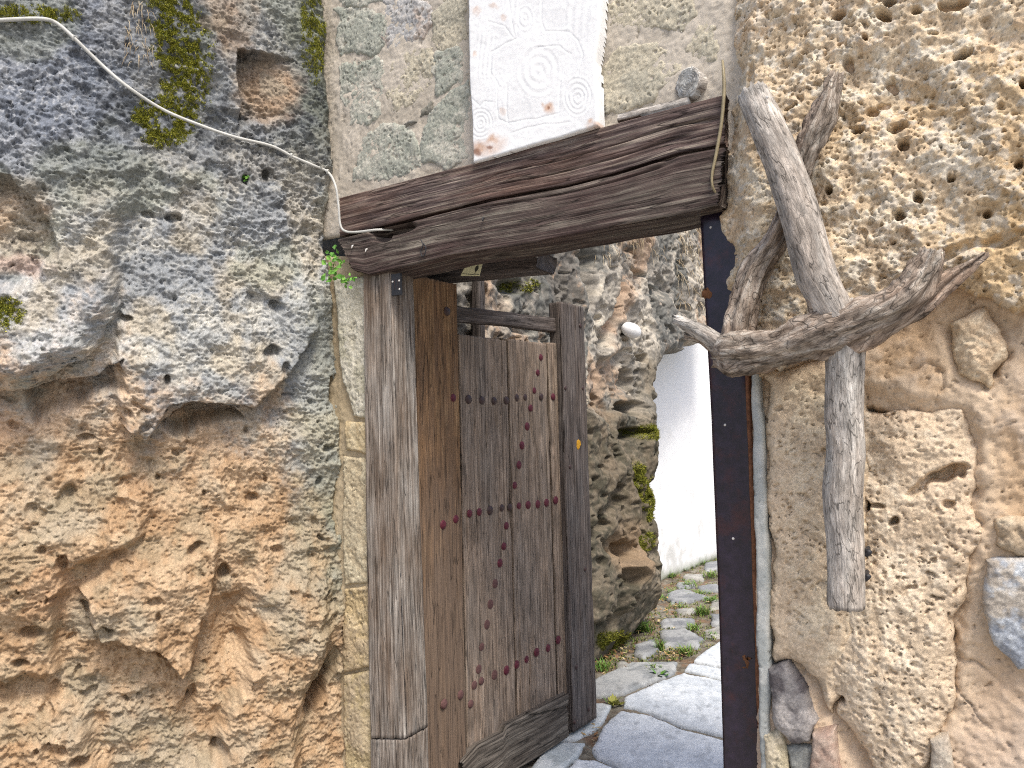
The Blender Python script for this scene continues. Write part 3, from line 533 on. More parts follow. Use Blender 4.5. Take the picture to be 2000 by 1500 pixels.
# ---- right wall: mortar, big tufa blocks and odd stones
rw = thing('tufa_wall', WALL.xyz(*WALL.at(1750, 1500)), 'honeycombed cream tufa wall with orange mortar right of the gate', 'wall')
MERGE = [[(1484, 735), (1620, 690), (1690, 750), (1780, 785), (1890, 800), (1905, 860), (1900, 1000), (1902, 1060), (1892, 1100), (1872, 1250), (1852, 1350), (1832, 1430), (1800, 1560), (1720, 1560), (1625, 1400), (1540, 1290), (1505, 1290), (1498, 1000)], [(1850, 640), (1930, 608), (1976, 640), (1960, 700), (1930, 762), (1880, 742)]]
def rmortar(u, v, sd, px, py):
    n = fbm(u, v, 5, 4, 83); n2 = fbm(u, v, 40, 3, 84)
    h = .03 + .022 * n + .006 * n2 + .003 * fbm(u, v, 120, 2, 85) - .010 * pits(u, v, 34, 86, .25, .06, .26) - .005 * pits(u, v, 75, 186, .4, .1, .35) - .05 * sstep(1500, 1470, px)
    for P_ in MERGE: q_ = sdpoly(px + 12 * n2, py, P_); h = h - .04 * sstep(-25, 30, q_) - .12 * sstep(30, 70, q_)
    cr = np.abs(fbm(u, v, 4.5, 3, 87)); h = h - .012 * sstep(.03, .0, cr) * sstep(-.1, .15, fbm(u, v, 3, 2, 88))
    a = blend(rgb(.54, .385, .245), rgb(.62, .49, .37), sstep(-.3, .4, n + .5 * n2)); a = blend(a, rgb(.57, .45, .35), sstep(1150, 1450, py + 100 * n) * .7)
    for P_ in MERGE: a = blend(a, rgb(.62, .49, .355), sstep(-75, 5, sdpoly(px + 40 * n, py + 40 * n2, P_)) * .85)
    return h, a
patch('mortar', WALL, WALL.poly([(1440, -90), (2140, -90), (2140, 1760), (1462, 1760), (1462, 700)]), .005, rmortar, M['mortar'], rw, skirt=.01, drop=.01, warp=.004, seed=53)
HL = [(1736, 6, 14, 12, .07, 0), (1862, 6, 30, 13, .09, -8), (1880, 111, 22, 9, .06, -30), (1655, 122, 11, 13, .05, 0), (1690, 77, 6, 6, .04, 0), (1742, 165, 9, 15, .06, -35), (1727, 204, 14, 7, .05, 0), (1766, 288, 10, 12, .06, 0), (1619, 369, 8, 9, .05, 0), (1793, 384, 9, 13, .06, 20),
      (1994, 168, 8, 12, .05, 0), (1757, 420, 12, 14, .05, 0), (1995, 325, 10, 12, .05, 0), (1790, 20, 12, 8, .05, 0), (1820, 60, 10, 6, .03, 0), (1725, 32, 18, 10, .05, 30), (1705, 220, 14, 10, .04, 0), (1760, 250, 20, 10, .03, -30), (1850, 500, 70, 16, .02, -22), (1960, 470, 60, 14, .018, -18), (1640, 30, 16, 10, .04, 0), (1680, 260, 12, 9, .04, 0), (1930, 420, 10, 10, .03, 0), (1860, 350, 9, 7, .03, 0)]
def big(h, u, v, sd, px, py):
    wx = px + 8 * fbm(u, v, 22, 3, 91); wy = py + 8 * fbm(v, u, 22, 3, 92)
    h = h + .035 * fbm(u, v, 4, 3, 93) + .012 * fbm(u, v, 14, 3, 94) - .035 * pits(u, v, 12, 95, .2, .04, .16) * sstep(-.1, .3, fbm(u, v, 5, 2, 198)) - .014 * pits(u + .5 * v, v, 30, 96, .3, .05, .3) * sstep(-.05, .3, fbm(u, v, 6, 3, 199)) - .006 * pits(u, v, 80, 197, .4, .12, .42) + .02 * fbm(u + .5 * v, v, 7, 3, 196, ridged=True)
    for cx, cy, rx, ry, d, an in HL: h = h - 1.6 * d * hole(wx, wy, cx, cy, rx, ry, an)
    h = h - .07 * sstep(1470, 1415, px - .0 * py) - .02 * hole(wx, wy, 1462, 150, 10, 40)
    return h
def bigt(a, u, v, px, py, n, n2, n3):
    a = blend(a, rgb(.50, .355, .19), sstep(.0, .5, fbm(u, v, 2.6, 3, 97)) * .55); a = blend(a, rgb(.56, .40, .22), sstep(330, 480, py + 60 * n) * sstep(1740, 1900, px + 50 * n2) * .65)
    return blend(a, rgb(.62, .61, .56), sstep(.1, .4, n3 + n2) * .45)
CR = ((.58, .46, .32), (.72, .605, .445), (.60, .445, .295)); TW = [
    ('stone', [(1403, -90), (1416, 130), (1408, 220), (1404, 330), (1398, 410), (1410, 520), (1438, 600), (1465, 700), (1480, 745), (1560, 700), (1620, 640), (1700, 580), (1830, 545), (1900, 580), (2130, 640), (2130, -90)], CR, .075, 1.3, 1.2, big, bigt),
    ('stone', [(1484, 735), (1620, 690), (1690, 750), (1700, 900), (1690, 1100), (1650, 1300), (1625, 1400), (1590, 1340), (1540, 1290), (1505, 1290), (1498, 1000)], ((.57, .455, .325), (.69, .58, .43), (.59, .465, .33)), .045, 1.1, 1.2, None, 'rim'),
    ('stone', [(1680, 800), (1780, 785), (1890, 800), (1905, 860), (1900, 1000), (1902, 1060), (1892, 1100), (1872, 1250), (1852, 1350), (1832, 1430), (1800, 1560), (1720, 1560), (1650, 1420), (1618, 1330), (1640, 1150), (1680, 1000)], ((.59, .475, .345), (.72, .61, .47), (.61, .475, .335)), .05, 1.2, 1.6, 't3', 'rim'),
    ('stone', [(1850, 640), (1930, 608), (1976, 640), (1960, 700), (1930, 762), (1880, 742)], CR, .048, 1.5, 1.2, None, None), ('stone', [(1945, 1012), (2110, 1000), (2110, 1080), (1990, 1088), (1945, 1060)], ((.46, .36, .25), (.54, .45, .33), (.42, .33, .22)), .058, 1.2, .7, None, None),
    ('stone', [(1925, 1102), (1990, 1096), (2110, 1085), (2110, 1310), (1990, 1312), (1945, 1272), (1916, 1180)], ((.34, .37, .42), (.52, .55, .58), (.44, .36, .26)), .064, .9, .2, None, None), ('stone', [(1500, 1312), (1530, 1300), (1570, 1350), (1590, 1420), (1575, 1452), (1540, 1456), (1508, 1420)], ((.12, .108, .112), (.25, .235, .23), (.43, .40, .38)), .075, .8, .3, None, None),
    ('stone', [(1588, 1440), (1625, 1436), (1645, 1540), (1580, 1540)], ((.36, .255, .205), (.46, .36, .295), (.34, .26, .22)), .07, .8, .3, None, None), ('stone', [(1490, 1432), (1528, 1430), (1545, 1560), (1492, 1560)], ((.48, .42, .29), (.58, .51, .38), (.46, .4, .3)), .06, 1.0, .8, None, None),
    ('stone', [(1532, 1462), (1582, 1462), (1578, 1560), (1545, 1560)], ((.26, .265, .25), (.36, .36, .33), (.3, .27, .22)), .055, .8, .4, None, None), ('stone', [(1812, 1448), (1850, 1440), (1870, 1560), (1805, 1560)], ((.44, .38, .31), (.52, .47, .39), (.4, .34, .28)), .065, .9, .5, None, None)]
def rimt(a, u, v, px, py, n, n2, n3):
    q_ = np.maximum(sdpoly(px + 30 * n, py + 30 * n2, MERGE[0]), 0); return blend(a, rgb(.62, .49, .355), sstep(70, 5, q_) * .75)
def t3(h, u, v, sd, px, py):
    wx = px + 7 * fbm(u, v, 22, 3, 98); wy = py + 7 * fbm(v, u, 22, 3, 99)
    for cx, cy, rx, ry, d, an in [(1850, 928, 46, 14, .07, -22), (1690, 992, 11, 14, .06, 0), (1745, 1022, 12, 9, .05, -20), (1880, 925, 10, 12, .06, 0), (1712, 990, 14, 6, .03, 0), (1850, 985, 14, 10, .03, 0), (1640, 1372, 12, 9, .06, 20), (1620, 1285, 9, 8, .05, 0), (1800, 950, 40, 12, .03, -35)]: h = h - d * hole(wx, wy, cx, cy, rx, ry, an)
    return h + .02 * fbm(u, v, 5, 3, 101) - .006 * pits(u, v, 45, 102, .6, .12, .4)
for k, (nm, p, c, H, ro, pi, ex, ti) in enumerate(TW):
    patch(nm, WALL, WALL.poly(p, H), .003 if k in (0, 2) else .0036, tufa_h(c, 300 + k * 5, H, ro, pi, {'t3': t3}.get(ex, ex), rimt if ti == 'rim' else ti), M['tufa'], rw, edge=(.035, .05, .09, .04, .04, .03, .03, .02, .02, .02, .02, .015, .015)[k], skirt=.014, drop=.06, warp=(.03 if k < 4 else .012), wsc=10, seed=90 + k, ref=H, fine=(.04 if k in (1, 2, 3) else .2))
patch('plaster_strip', WALL, WALL.poly([(1468, 728), (1481, 728), (1491, 860), (1497, 1000), (1504, 1300), (1504, 1760), (1490, 1760)], .045), .004, lambda u, v, sd, px, py: (.052 + .003 * fbm(u, v, 12, 3, 104) + .0015 * fbm(u, v, 90, 2, 105) - .004 * pits(u, v, 70, 106, .2, .1, .3), blend(rgb(.36, .38, .37), rgb(.47, .48, .46), sstep(-.3, .3, fbm(u, v, 20, 3, 107)))), M['mortar'], rw, edge=.01, skirt=.006, drop=.05, warp=.004, seed=54)
core = Shape()                                   # body of the wall behind the faces
s0 = WALL.at(1470, 900)[0]
core.box(WALL.xyz(s0 + .82, 1.6, -.27), WALL.du * .8, (0, 0, 1.75), WALL.n * .22)
core.build('core', M['ground'], rw)
core = Shape(); sA, sB = WALL.at(600, 300)[0], WALL.at(1430, 300)[0]
core.box(WALL.xyz((sA + sB) / 2, 2.97, -.16), WALL.du * (sB - sA) / 2, (0, 0, .46), WALL.n * .14); core.build('core', M['ground'], mw)

# ================================================================== LINTEL
li = thing('door_lintel', WALL.xyz(*WALL.at(1040, 520)), 'thick dark weathered oak lintel spanning the gateway, made of two stacked timbers', 'lintel')
UO, LOF = .045, .062
def chop(u, v):
    p = WALL.xyz(u, v, LOF); x, y = project(p); return -.05 * sstep(1.2, .7, np.hypot((x - 765) / 42, (y - 446 + (x - 765) * .12) / 13)) - .03 * sstep(1.1, .6, np.hypot((x - 745) / 20, (y - 462) / 12))
up_t = [(664, 386), (800, 350), (920, 320), (1170, 250), (1300, 214), (1415, 184)]; seam = [(664, 462), (800, 428), (960, 388), (1100, 362), (1200, 338), (1320, 300), (1415, 282)]
bot = [(690, 528), (720, 537), (870, 500), (1040, 473), (1200, 442), (1300, 424), (1402, 402)]; sm2 = [(660, 466), (800, 432), (960, 392), (1100, 366), (1200, 342), (1320, 304), (1415, 286)]
timber('upper_timber', WALL, WALL.poly(up_t, UO), WALL.poly(seam, UO), UO, .20, M['lint_up'], li, .008, .0026, .0026, .010, .005, .0015, 5, .004, cdens=26)
timber('lower_timber', WALL, WALL.poly(sm2, LOF), WALL.poly(bot, LOF), LOF, .19, M['lint_lo'], li, .008, .0026, .0022, .010, .007, .002, 17, .008, chop=chop, cdens=22)
lp = [WALL.xyz(*WALL.at(x, y, LOF + .012), LOF + .012) for x, y in [(822, 468), (826, 478), (822, 490), (824, 500), (829, 498), (832, 484), (827, 476)]]
tube('wire_loop', lp, [.0022] * len(lp), M['iron'], li, 40, 6)
for x, y in [(945, 426), (717, 487), (690, 480)]:
    p = WALL.xyz(*WALL.at(x, y, LOF), LOF); tube('nail', [p - WALL.n * .01, p + WALL.n * .004, p + WALL.n * .009 - np.array([0, 0, .012])], [.003, .003, .002], M['screw' if x < 800 else 'iron'], li, 8, 6)

# back lintel, inner post, log end in the masonry
bl = thing('back_lintel', WALL.xyz(*WALL.at(970, 515, -.42), -.42), 'short dark plank behind the lintel with a twig on top', 'plank')
timber('plank', WALL, WALL.poly([(820, 498), (940, 503), (1052, 490)], -.42), WALL.poly([(820, 545), (950, 532), (1046, 522)], -.42), -.42, .16, M['dark'], bl, .02, .006, .002, .006, seed=21)
tw = [WALL.xyz(*WALL.at(x, y, -.40), -.40) for x, y in [(1018, 497), (1036, 498), (1050, 502)]]; tube('twig', tw, [.004, .005, .003], M['drift'], bl, 10, 6)
ip = thing('inner_post', WALL.xyz(*WALL.at(920, 1500, -.85), -.85), 'dark timber post in shadow behind the open door leaf', 'post')
timber('post', WALL, WALL.poly([(918, 535), (930, 1560)], -.85), WALL.poly([(936, 535), (948, 1560)], -.85), -.85, .05, M['dark'], ip, .04, .008, seed=22)
timber('backing_board', WALL, WALL.poly([(850, 530), (860, 1560)], -.92), WALL.poly([(941, 530), (953, 1560)], -.92), -.92, .03, M['dark'], ip, .04, .01, seed=23)
lg = thing('log_end', WALL.xyz(*WALL.at(1357, 195)), 'grey round log end set in the masonry above the lintel', 'log')
c = WALL.xyz(*WALL.at(1354, 166, .0), .0); r_ = .047
P0 = c - WALL.n * .08 + WALL.du * .02; ce = tube('log', [P0, (P0 + c) / 2, c + WALL.n * .02 - WALL.du * .01], [r_, r_ * 1.02, r_ * .98], M['drift'], lg, 12, 28, bark=.004, seed=33)
EP = Plane(c + WALL.n * .022 - WALL.du * .011, WALL.du + WALL.n * .3, (0, 0, 1))
def endf(u, v, sd, px, py):
    rr = np.hypot(u, v); th = np.arctan2(v, u); k = np.abs(np.sin(th * 3.5 + 6 * fbm(u, v, 20, 2, 131)))
    return .002 * np.sin(rr * 900 + 4 * fbm(u, v, 30, 2, 132)) + .003 * fbm(u, v, 60, 3, 133) - .008 * sstep(.10, 0, k) * sstep(.004, .03, rr), blend(rgb(.34, .33, .31), rgb(.52, .52, .50), sstep(-.3, .3, fbm(u, v, 50, 3, 134)))
patch('end_face', EP, [(.044 * math.cos(a), .048 * math.sin(a)) for a in np.linspace(0, 6.283, 20)[:-1]], .0025, endf, M['mortar'], lg, edge=.01, skirt=.004, drop=.02, warp=.006, wsc=30, seed=61)
timber('bark_sliver', WALL, WALL.poly([(1205, 222), (1270, 206), (1345, 186)], .03), WALL.poly([(1205, 236), (1270, 222), (1350, 202)], .03), .03, .04, M['drift'], lg, .01, .004, seed=34)

# ================================================================== PLAQUE
RUST = [(955, 285, 42, 22), (1072, 210, 13, 14), (932, 22, 11, 11), (1160, 246, 20, 12), (930, 108, 6, 8), (985, 36, 8, 8), (983, 218, 8, 9), (965, 12, 10, 7)]
def plaq(u, v, sd, px, py):
    h = np.full_like(u, .062) + .0006 * fbm(u, v, 60, 2, 111) + .003 * fbm(u, v, 8, 2, 112); g = .00055
    wx = px + 3 * fbm(u, v, 12, 2, 113); wy = py + 3 * fbm(v, u, 12, 2, 114)
    for cx, cy, rx, ry, k in [(1052, 138, 42, 52, 3), (1128, 190, 30, 40, 4), (938, 240, 27, 32, 4), (1026, 36, 17, 24, 2)]:
        d = np.hypot((wx - cx) / rx, (wy - cy) / ry); h = h + g * np.cos(d * k * 2 * np.pi) * sstep(1.08, .95, d)
    for x0, x1, y0, y1, f in [(935, 966, 65, 150, .75), (1105, 1160, -40, 60, .42), (1000, 1012, -40, 75, .5)]:
        m = sstep(x0 - 3, x0 + 3, wx) * sstep(x1 + 3, x1 - 3, wx) * sstep(y0 - 5, y0 + 5, wy) * sstep(y1 + 5, y1 - 5, wy); h = h + g * m * np.cos((wx + (wy - 60) * .12) * f)
    def line(P):
        nonlocal h; P = np.array(P, float); d = np.full(u.shape, 1e9)
        for a, b in zip(P[:-1], P[1:]):
            e = b - a; t = np.clip(((wx - a[0]) * e[0] + (wy - a[1]) * e[1]) / (e @ e), 0, 1); d = np.minimum(d, np.hypot(wx - a[0] - t * e[0], wy - a[1] - t * e[1]))
        h = h - .0012 * np.exp(-(d / 1.2) ** 2) + .0001 * np.exp(-((d - 5) / 2.5) ** 2)
    for P in [[(955, 42), (985, 50), (1004, 76)], [(1055, -40), (1058, 40), (1066, 60), (1110, 62), (1130, 78), (1140, 110), (1125, 150)], [(990, 165), (992, 240), (1048, 232), (1090, 222), (1094, 160)], [(970, 165), (974, 232), (998, 244)], [(990, -40), (1000, 40), (1006, 76), (960, 100), (958, 140), (975, 170)], [(1050, 92), (1090, 90), (1115, 105)], [(915, 190), (935, 207), (945, 196), (962, 198)], [(1000, 258), (1060, 244), (1110, 240)]]: line(P)
    a = np.tile(rgb(.80, .81, .82), (len(u), 1)); n2 = fbm(u, v, 40, 3, 115)
    for cx, cy, rx, ry in RUST: a = blend(a, rgb(.52, .27, .13), hole(px + 6 * n2, py + 6 * n2, cx, cy, rx, ry, -20 if cx == 955 else 0) * (.55 + .45 * n2) * (.95 if cx in (955, 1160, 1072) else .5))
    a = blend(a, rgb(.22, .10, .06), np.maximum(hole(px + 5 * n2, py + 3 * n2, 932, 297, 9, 8), np.maximum(hole(px, py + 3 * n2, 957, 287, 8, 5), hole(px, py, 1072, 211, 3, 4))) * .8)
    return h, a
pl = thing('relief_plaque', WALL.xyz(*WALL.at(1040, 285, .06), .06), 'white painted relief slab with carved spirals and rust stains above the lintel', 'plaque')
patch('slab', WALL, WALL.poly([(913, -90), (1176, -90), (1170, 60), (1163, 120), (1168, 246), (924, 318), (918, 180)], .06), .0026, plaq, M['plaster'], pl, edge=.008, skirt=.005, drop=.055, warp=.003, wsc=9, seed=56, fine=0, ref=.06)

# ================================================================== POSTS
lpst = thing('door_post', WALL.xyz(*WALL.at(750, 1600)), 'silver-grey weathered oak post at the left of the doorway', 'post')
timber('timber', WALL, WALL.poly([(708, 520), (714, 1000), (722, 1442)], .035), WALL.poly([(764, 520), (776, 1000), (792, 1442)], .035), .035, .135, M['post'], lpst, .010, .003, .0016, .008, .006, .002, 41)
timber('repair_block', WALL, WALL.poly([(722, 1445), (726, 1750)], .033), WALL.poly([(792, 1445), (800, 1750)], .033), .033, .13, M['post'], lpst, .012, .004, .001, .003, .004, .001, 47)
pt = thing('door_sensor_plate', WALL.xyz(*WALL.at(775, 575, .05), .05), 'small black screwed plate at the top of the left door post', 'plate')
pc = WALL.xyz(*WALL.at(775, 556, .045), .045); s = Shape(); s.box(pc, WALL.du * .021, (0, 0, .040), WALL.n * .006); pp = s.build('plate', M['iron'], pt)
for a_ in (-.004, .011): s = Shape(); s.box(pc + WALL.n * .007 + WALL.du * a_, WALL.du * .0005, (0, 0, .020), WALL.n * .0006); s.build('slot', M['stud_b'], pp)
def disc(name, c, n, r, mat, parent, dome=.5, seg=10):
    n = np.array(n, float); n /= np.linalg.norm(n); a = np.cross(n, (0.1, .2, 1)); a /= np.linalg.norm(a); b = np.cross(n, a); V = []; F = []
    rings = 4
    for i in range(rings):
        ph = i / rings * math.pi / 2
        for j in range(seg): t = 2 * math.pi * j / seg; V.append(c + r * math.cos(ph) * (math.cos(t) * a + math.sin(t) * b) + n * r * dome * math.sin(ph))
    V.append(c + n * r * dome); k = rings * seg
    for i in range(rings - 1):
        for j in range(seg): F.append((i * seg + j, i * seg + (j + 1) % seg, (i + 1) * seg + (j + 1) % seg, (i + 1) * seg + j))
    F += [((rings - 1) * seg + j, (rings - 1) * seg + (j + 1) % seg, k) for j in range(seg)]
    return raw(name, V, F, mat, parent)
for a_, b_ in ((-.015, .012), (.016, .012), (.017, -.02)): disc('screw', pc + WALL.n * .006 + WALL.du * a_ + np.array([0, 0, b_]), WALL.n, .004, M['screw'], pp)

jb = thing('steel_jamb', WALL.xyz(*WALL.at(1440, 1600)), 'dark maroon painted steel jamb with rusty edge at the right of the doorway', 'jamb')
JO = -.01
timber('channel', WALL, WALL.poly([(1366, 400), (1388, 800), (1404, 1200), (1420, 1760)], JO), WALL.poly([(1446, 400), (1464, 800), (1478, 1200), (1494, 1760)], JO), JO, .05, M['jamb'], jb, .05, .01, .0004, 0, .003, .0006, 43, 0)
timber('rust_edge', WALL, WALL.poly([(1446, 560), (1458, 800), (1472, 1200), (1489, 1760)], JO + .002), WALL.poly([(1453, 560), (1466, 800), (1480, 1200), (1496, 1760)], JO + .002), JO + .002, .045, M['rust'], jb, .03, .004, .0008, 0, .002, .002, 44, 0)
for x, y in [(1388, 444), (1416, 830), (1432, 1052)]: disc('rivet', WALL.xyz(*WALL.at(x, y, JO), JO), WALL.n, .004, M['screw'], jb)
for x, y, a_, b_ in [(1381, 575, .010, .016), (1458, 1290, .006, .02)]:
    patch('rust_spot', WALL, [np.array(WALL.at(x, y, JO)) + (a_ * math.cos(t), b_ * math.sin(t)) for t in np.linspace(0, 6.28, 9)[:-1]], .003, lambda u, v, sd, px, py: (JO + .0018 + 0 * u, np.tile(rgb(.15, .07, .035), (len(u), 1))), M['mortar'], jb, edge=.001, skirt=.002, drop=.002, warp=.012, wsc=60, seed=57)

# ================================================================== DOOR LEAF
dl = thing('door_leaf', HG, 'old studded plank door leaf standing open into the alley', 'door')
def vtimber(name, xa, xb, yt, yb, off, depth, mat, seed, **kw):
    ua, ub = LEAF.at(xa, 900, off)[0], LEAF.at(xb, 900, off)[0]
    za = LEAF.at((xa + xb) / 2, yt, off)[1]; zb = max(.03, LEAF.at((xa + xb) / 2, yb, off)[1])
    n = 30; z = np.linspace(za, zb, n)
    return timber(name, LEAF, np.stack([np.full(n, ua), z], 1), np.stack([np.full(n, ub), z], 1), off, depth, mat, dl, seed=seed, **kw)
BO = {}
BO['h'] = vtimber('hinge_stile', 812, 900, 548, 1700, .012, .06, M['stile'], 51, along=.012, across=.0035, rough=.0016, crack=.006)
for k, (a_, b_) in enumerate([(902, 995.3), (998.7, 1074), (1077.2, 1106)]):
    BO[k] = vtimber('plank', a_, b_, [660, 668, 672][k], 1480, [.0, .002, -.001][k], .035, M['plank'], 60 + k * 9, along=.012, across=.0035, rough=.0016, crack=.007, rnd=.004)
BO['l'] = vtimber('lock_stile', 1104, 1150, 597, 1426, .032, .075, M['dark'], 83, along=.012, across=.0035, rough=.0014, crack=.006)
timber('top_rail', LEAF, LEAF.poly([(886, 597), (1000, 610), (1095, 622)], .0), LEAF.poly([(888, 627), (1000, 637), (1095, 650)], .0), .0, .045, M['dark'], dl, .012, .004, .002, .006, seed=85)
timber('bottom_rail', LEAF, LEAF.poly([(905, 1490), (935, 1456), (985, 1430), (990, 1418), (1060, 1380), (1110, 1354)], .035), LEAF.poly([(900, 1590), (950, 1555), (1000, 1512), (1060, 1474), (1110, 1440)], .035), .035, .05, M['rail'], dl, .010, .0035, .003, .012, .008, .005, 87, .006)
RED = [(885, 777), (1043, 763), (1080, 775), (1056, 698), (1050, 728), (1036, 797), (1029, 833), (1019, 870), (1013, 908), (1005, 948), (865, 1025), (890, 1014), (917, 1003), (936, 1000), (1013, 988), (1031, 986), (1050, 985), (1067, 982), (1085, 977), (989, 1027), (984, 1067), (976, 1100), (967, 1140), (958, 1180), (951, 1220), (941, 1263), (935, 1307),
       (867, 1375), (899, 1357), (919, 1375), (926, 1338), (940, 1330), (966, 1318), (989, 1309), (1009, 1298), (1028, 1288), (1048, 1274), (1070, 1266), (1090, 1250)]
BRN = [(915, 780), (941, 782), (965, 783), (989, 782), (1009, 777), (1025, 776), (1057, 775), (957, 997), (980, 992), (996, 991), (873, 608)]
rs = random.Random(4)
for L_, mt in ((RED, 'stud'), (BRN, 'stud_b')):
    for x, y in L_:
        o_ = .012 if x < 900 else .001; disc('stud', LEAF.xyz(*LEAF.at(x, y, o_), o_), LEAF.n, rs.uniform(.0165, .0215), M['stud_f' if (y > 1110 and x < 970) else mt], BO['h' if x < 900 else min(2, int(np.searchsorted([LEAF.at(997, 900)[0], LEAF.at(1076, 900)[0]], LEAF.at(x, y)[0])))], .18 if (1110 < y < 1320 and x < 970) else .4, 10)
for x, y in [(1133, 636), (1104, 758), (1138, 758), (1113, 912), (1143, 1112), (1126, 1303), (1150, 1385), (1122, 1410)]: disc('bolt', LEAF.xyz(*LEAF.at(x, y, .032), .032), LEAF.n, .012, M['stud_b'], BO['l'], .5, 10)
pc = np.array(LEAF.at(1130, 868, .0335))
patch('yellow_spot', LEAF, [pc + (.021 * math.cos(t), .024 * math.sin(t)) for t in np.linspace(0, 6.28, 9)[:-1]], .003, lambda u, v, sd, px, py: (.0345 + 0 * u, np.tile(rgb(.55, .29, .03), (len(u), 1))), M['mortar'], dl, edge=.001, skirt=.002, drop=.002, warp=.006, wsc=60, seed=58)

# paper card under the lintel
cp = thing('paper_card', WALL.xyz(*WALL.at(921, 540, -.18), -.18), 'cream paper card with a leaf drawing tucked beneath the lintel', 'card')
PC = Plane(WALL.xyz(*WALL.at(921, 528, -.18), -.18), (1, -.1, .02), (0, -.25, 1))
q = PC.poly([(900, 538), (909, 517), (942, 516), (937, 540)]); V = np.vstack([PC.xyz(np.array(q)[:, 0], np.array(q)[:, 1], 0), PC.xyz(np.array(q)[:, 0], np.array(q)[:, 1], -.004)])
raw('card', V, [(0, 1, 2, 3), (7, 6, 5, 4), (0, 4, 5, 1), (1, 5, 6, 2), (2, 6, 7, 3), (3, 7, 4, 0)], M['card'], cp, smooth=False)
def pc3(P, h=.001): return [PC.xyz(*PC.at(x, y), h) for x, y in P]
tube('drawn_line', pc3([(903, 533), (918, 536), (928, 536), (936, 537)]), [.0009] * 4, M['ink'], cp, 12, 5); tube('drawn_line', pc3([(927, 536), (929, 531), (932, 524)]), [.001] * 3, M['ink'], cp, 8, 5)
lf = pc3([(928, 531), (927, 526), (930, 520), (934, 519), (935, 524), (932, 530)], .0012); raw('drawn_leaf', lf, [tuple(range(6))], M['ink'], cp, smooth=False)

# ================================================================== CABLES
CPX = [(-60, 40), (-10, 40), (30, 38), (80, 37), (110, 45), (145, 75), (200, 128), (250, 170), (320, 215), (400, 248), (460, 268), (530, 285), (570, 305), (610, 322), (640, 336)]
pts = np.array([on_rock(x, y) for x, y in CPX]); dep = pts[:, 1].copy(); dep = np.convolve(np.pad(dep, 2, 'edge'), np.ones(5) / 5, 'valid'); dep = np.minimum(dep, pts[:, 1]) - .012
cpts = [at_depth(x, y, d) for (x, y), d in zip(CPX, dep)] + [WALL.xyz(*WALL.at(x, y, o_), o_) for x, y, o_ in [(655, 362, .085), (661, 400, .08), (665, 440, .075), (676, 452, .072), (700, 453, .072), (735, 449, .066), (768, 449, .02)]]
cb = thing('white_cable', cpts[0], 'white cable slung over the left rock down to the lintel', 'cable')
tube('sheath', cpts, list(np.linspace(.0075, .0052, len(CPX))) + [.0046] * 7, M['cable'], cb, 220, 10, lump=.03)
for x, y in [(142, 74), (567, 305), (644, 340)]:
    i = int(np.argmin([(a - x) ** 2 + (b - y) ** 2 for a, b in CPX])); p = cpts[i]; tube('clip', [p + (0, .02, .012), p + (0, -.009, .004), p + (0, -.004, -.010)], [.004, .005, .004], M['cable'], cb, 8, 6)
rc = [WALL.xyz(*WALL.at(x, y, o_), o_) for x, y, o_ in [(1411, 118, .03), (1413, 140, .055), (1414, 180, .06), (1409, 240, .062), (1399, 300, .066), (1391, 340, .07), (1392, 365, .07), (1404, 386, .05)]]
tc = thing('tan_cable', rc[-1], 'thin tan cable running down past the right end of the lintel', 'cable'); tube('sheath', rc, [.003, .0045, .005, .005, .005, .004, .0035, .0035], M['cane'], tc, 60, 8)

# ================================================================== DRIFTWOOD
bf = thing('driftwood_branch', WALL.xyz(*WALL.at(1650, 1180, .14), .14), 'gnarled grey driftwood branches hung on the tufa wall', 'driftwood')
def limb(name, pts, mat, seed, bark=.006, n=70, m=40, broken=.006, lump=.10, twist=1.2):
    P = []; r = []
    for x, y, rp, o_ in pts: p = WALL.xyz(*WALL.at(x, y, o_), o_); P.append(p); r.append(rp / FPX * p[1])
    return tube(name, P, r, M[mat], bf, n, m, bark=bark, seed=seed, lump=lump, broken=broken, twist=twist)
limb('limb', [(1634, 146, 12, .13), (1618, 205, 24, .14), (1598, 258, 30, .145), (1572, 318, 24, .14), (1545, 400, 22, .13), (1518, 465, 25, .135), (1468, 540, 27, .15), (1447, 610, 28, .16), (1432, 690, 34, .17)], 'drift_d', 3, .013, 110, lump=.2)
limb('limb', [(1470, 184, 31, .19), (1492, 235, 33, .195), (1530, 320, 36, .2), (1558, 400, 38, .2), (1580, 480, 38, .2), (1600, 550, 38, .2), (1640, 630, 34, .19)], 'drift', 5, .003, 110, lump=.06)
limb('limb', [(1400, 690, 26, .17), (1428, 688, 46, .175), (1470, 688, 42, .18), (1530, 678, 36, .185), (1600, 652, 44, .19), (1680, 628, 48, .19), (1750, 600, 44, .185), (1790, 562, 40, .175), (1815, 520, 32, .165), (1824, 496, 24, .16)], 'drift_d', 9, .015, 140, broken=.008, lump=.2)
limb('limb', [(1700, 640, 26, .18), (1790, 598, 30, .165), (1850, 552, 22, .15), (1890, 520, 14, .13), (1922, 496, 6, .12)], 'drift_d', 12, .010, 60, broken=.003, lump=.15)
limb('limb', [(1640, 590, 28, .18), (1650, 650, 38, .17), (1650, 720, 37, .165), (1648, 800, 36, .16), (1651, 880, 35, .16), (1645, 970, 37, .16), (1650, 1060, 35, .155), (1653, 1184, 34, .15)], 'drift', 15, .003, 130, broken=.003, lump=.045)
limb('twig', [(1320, 624, 8, .19), (1350, 638, 13, .19), (1385, 658, 16, .185), (1418, 682, 22, .18)], 'drift', 18, .004, 40, 20)
limb('twig', [(1340, 655, 8, .17), (1375, 664, 11, .17), (1412, 690, 18, .17)], 'drift_d', 19, .004, 30, 16)
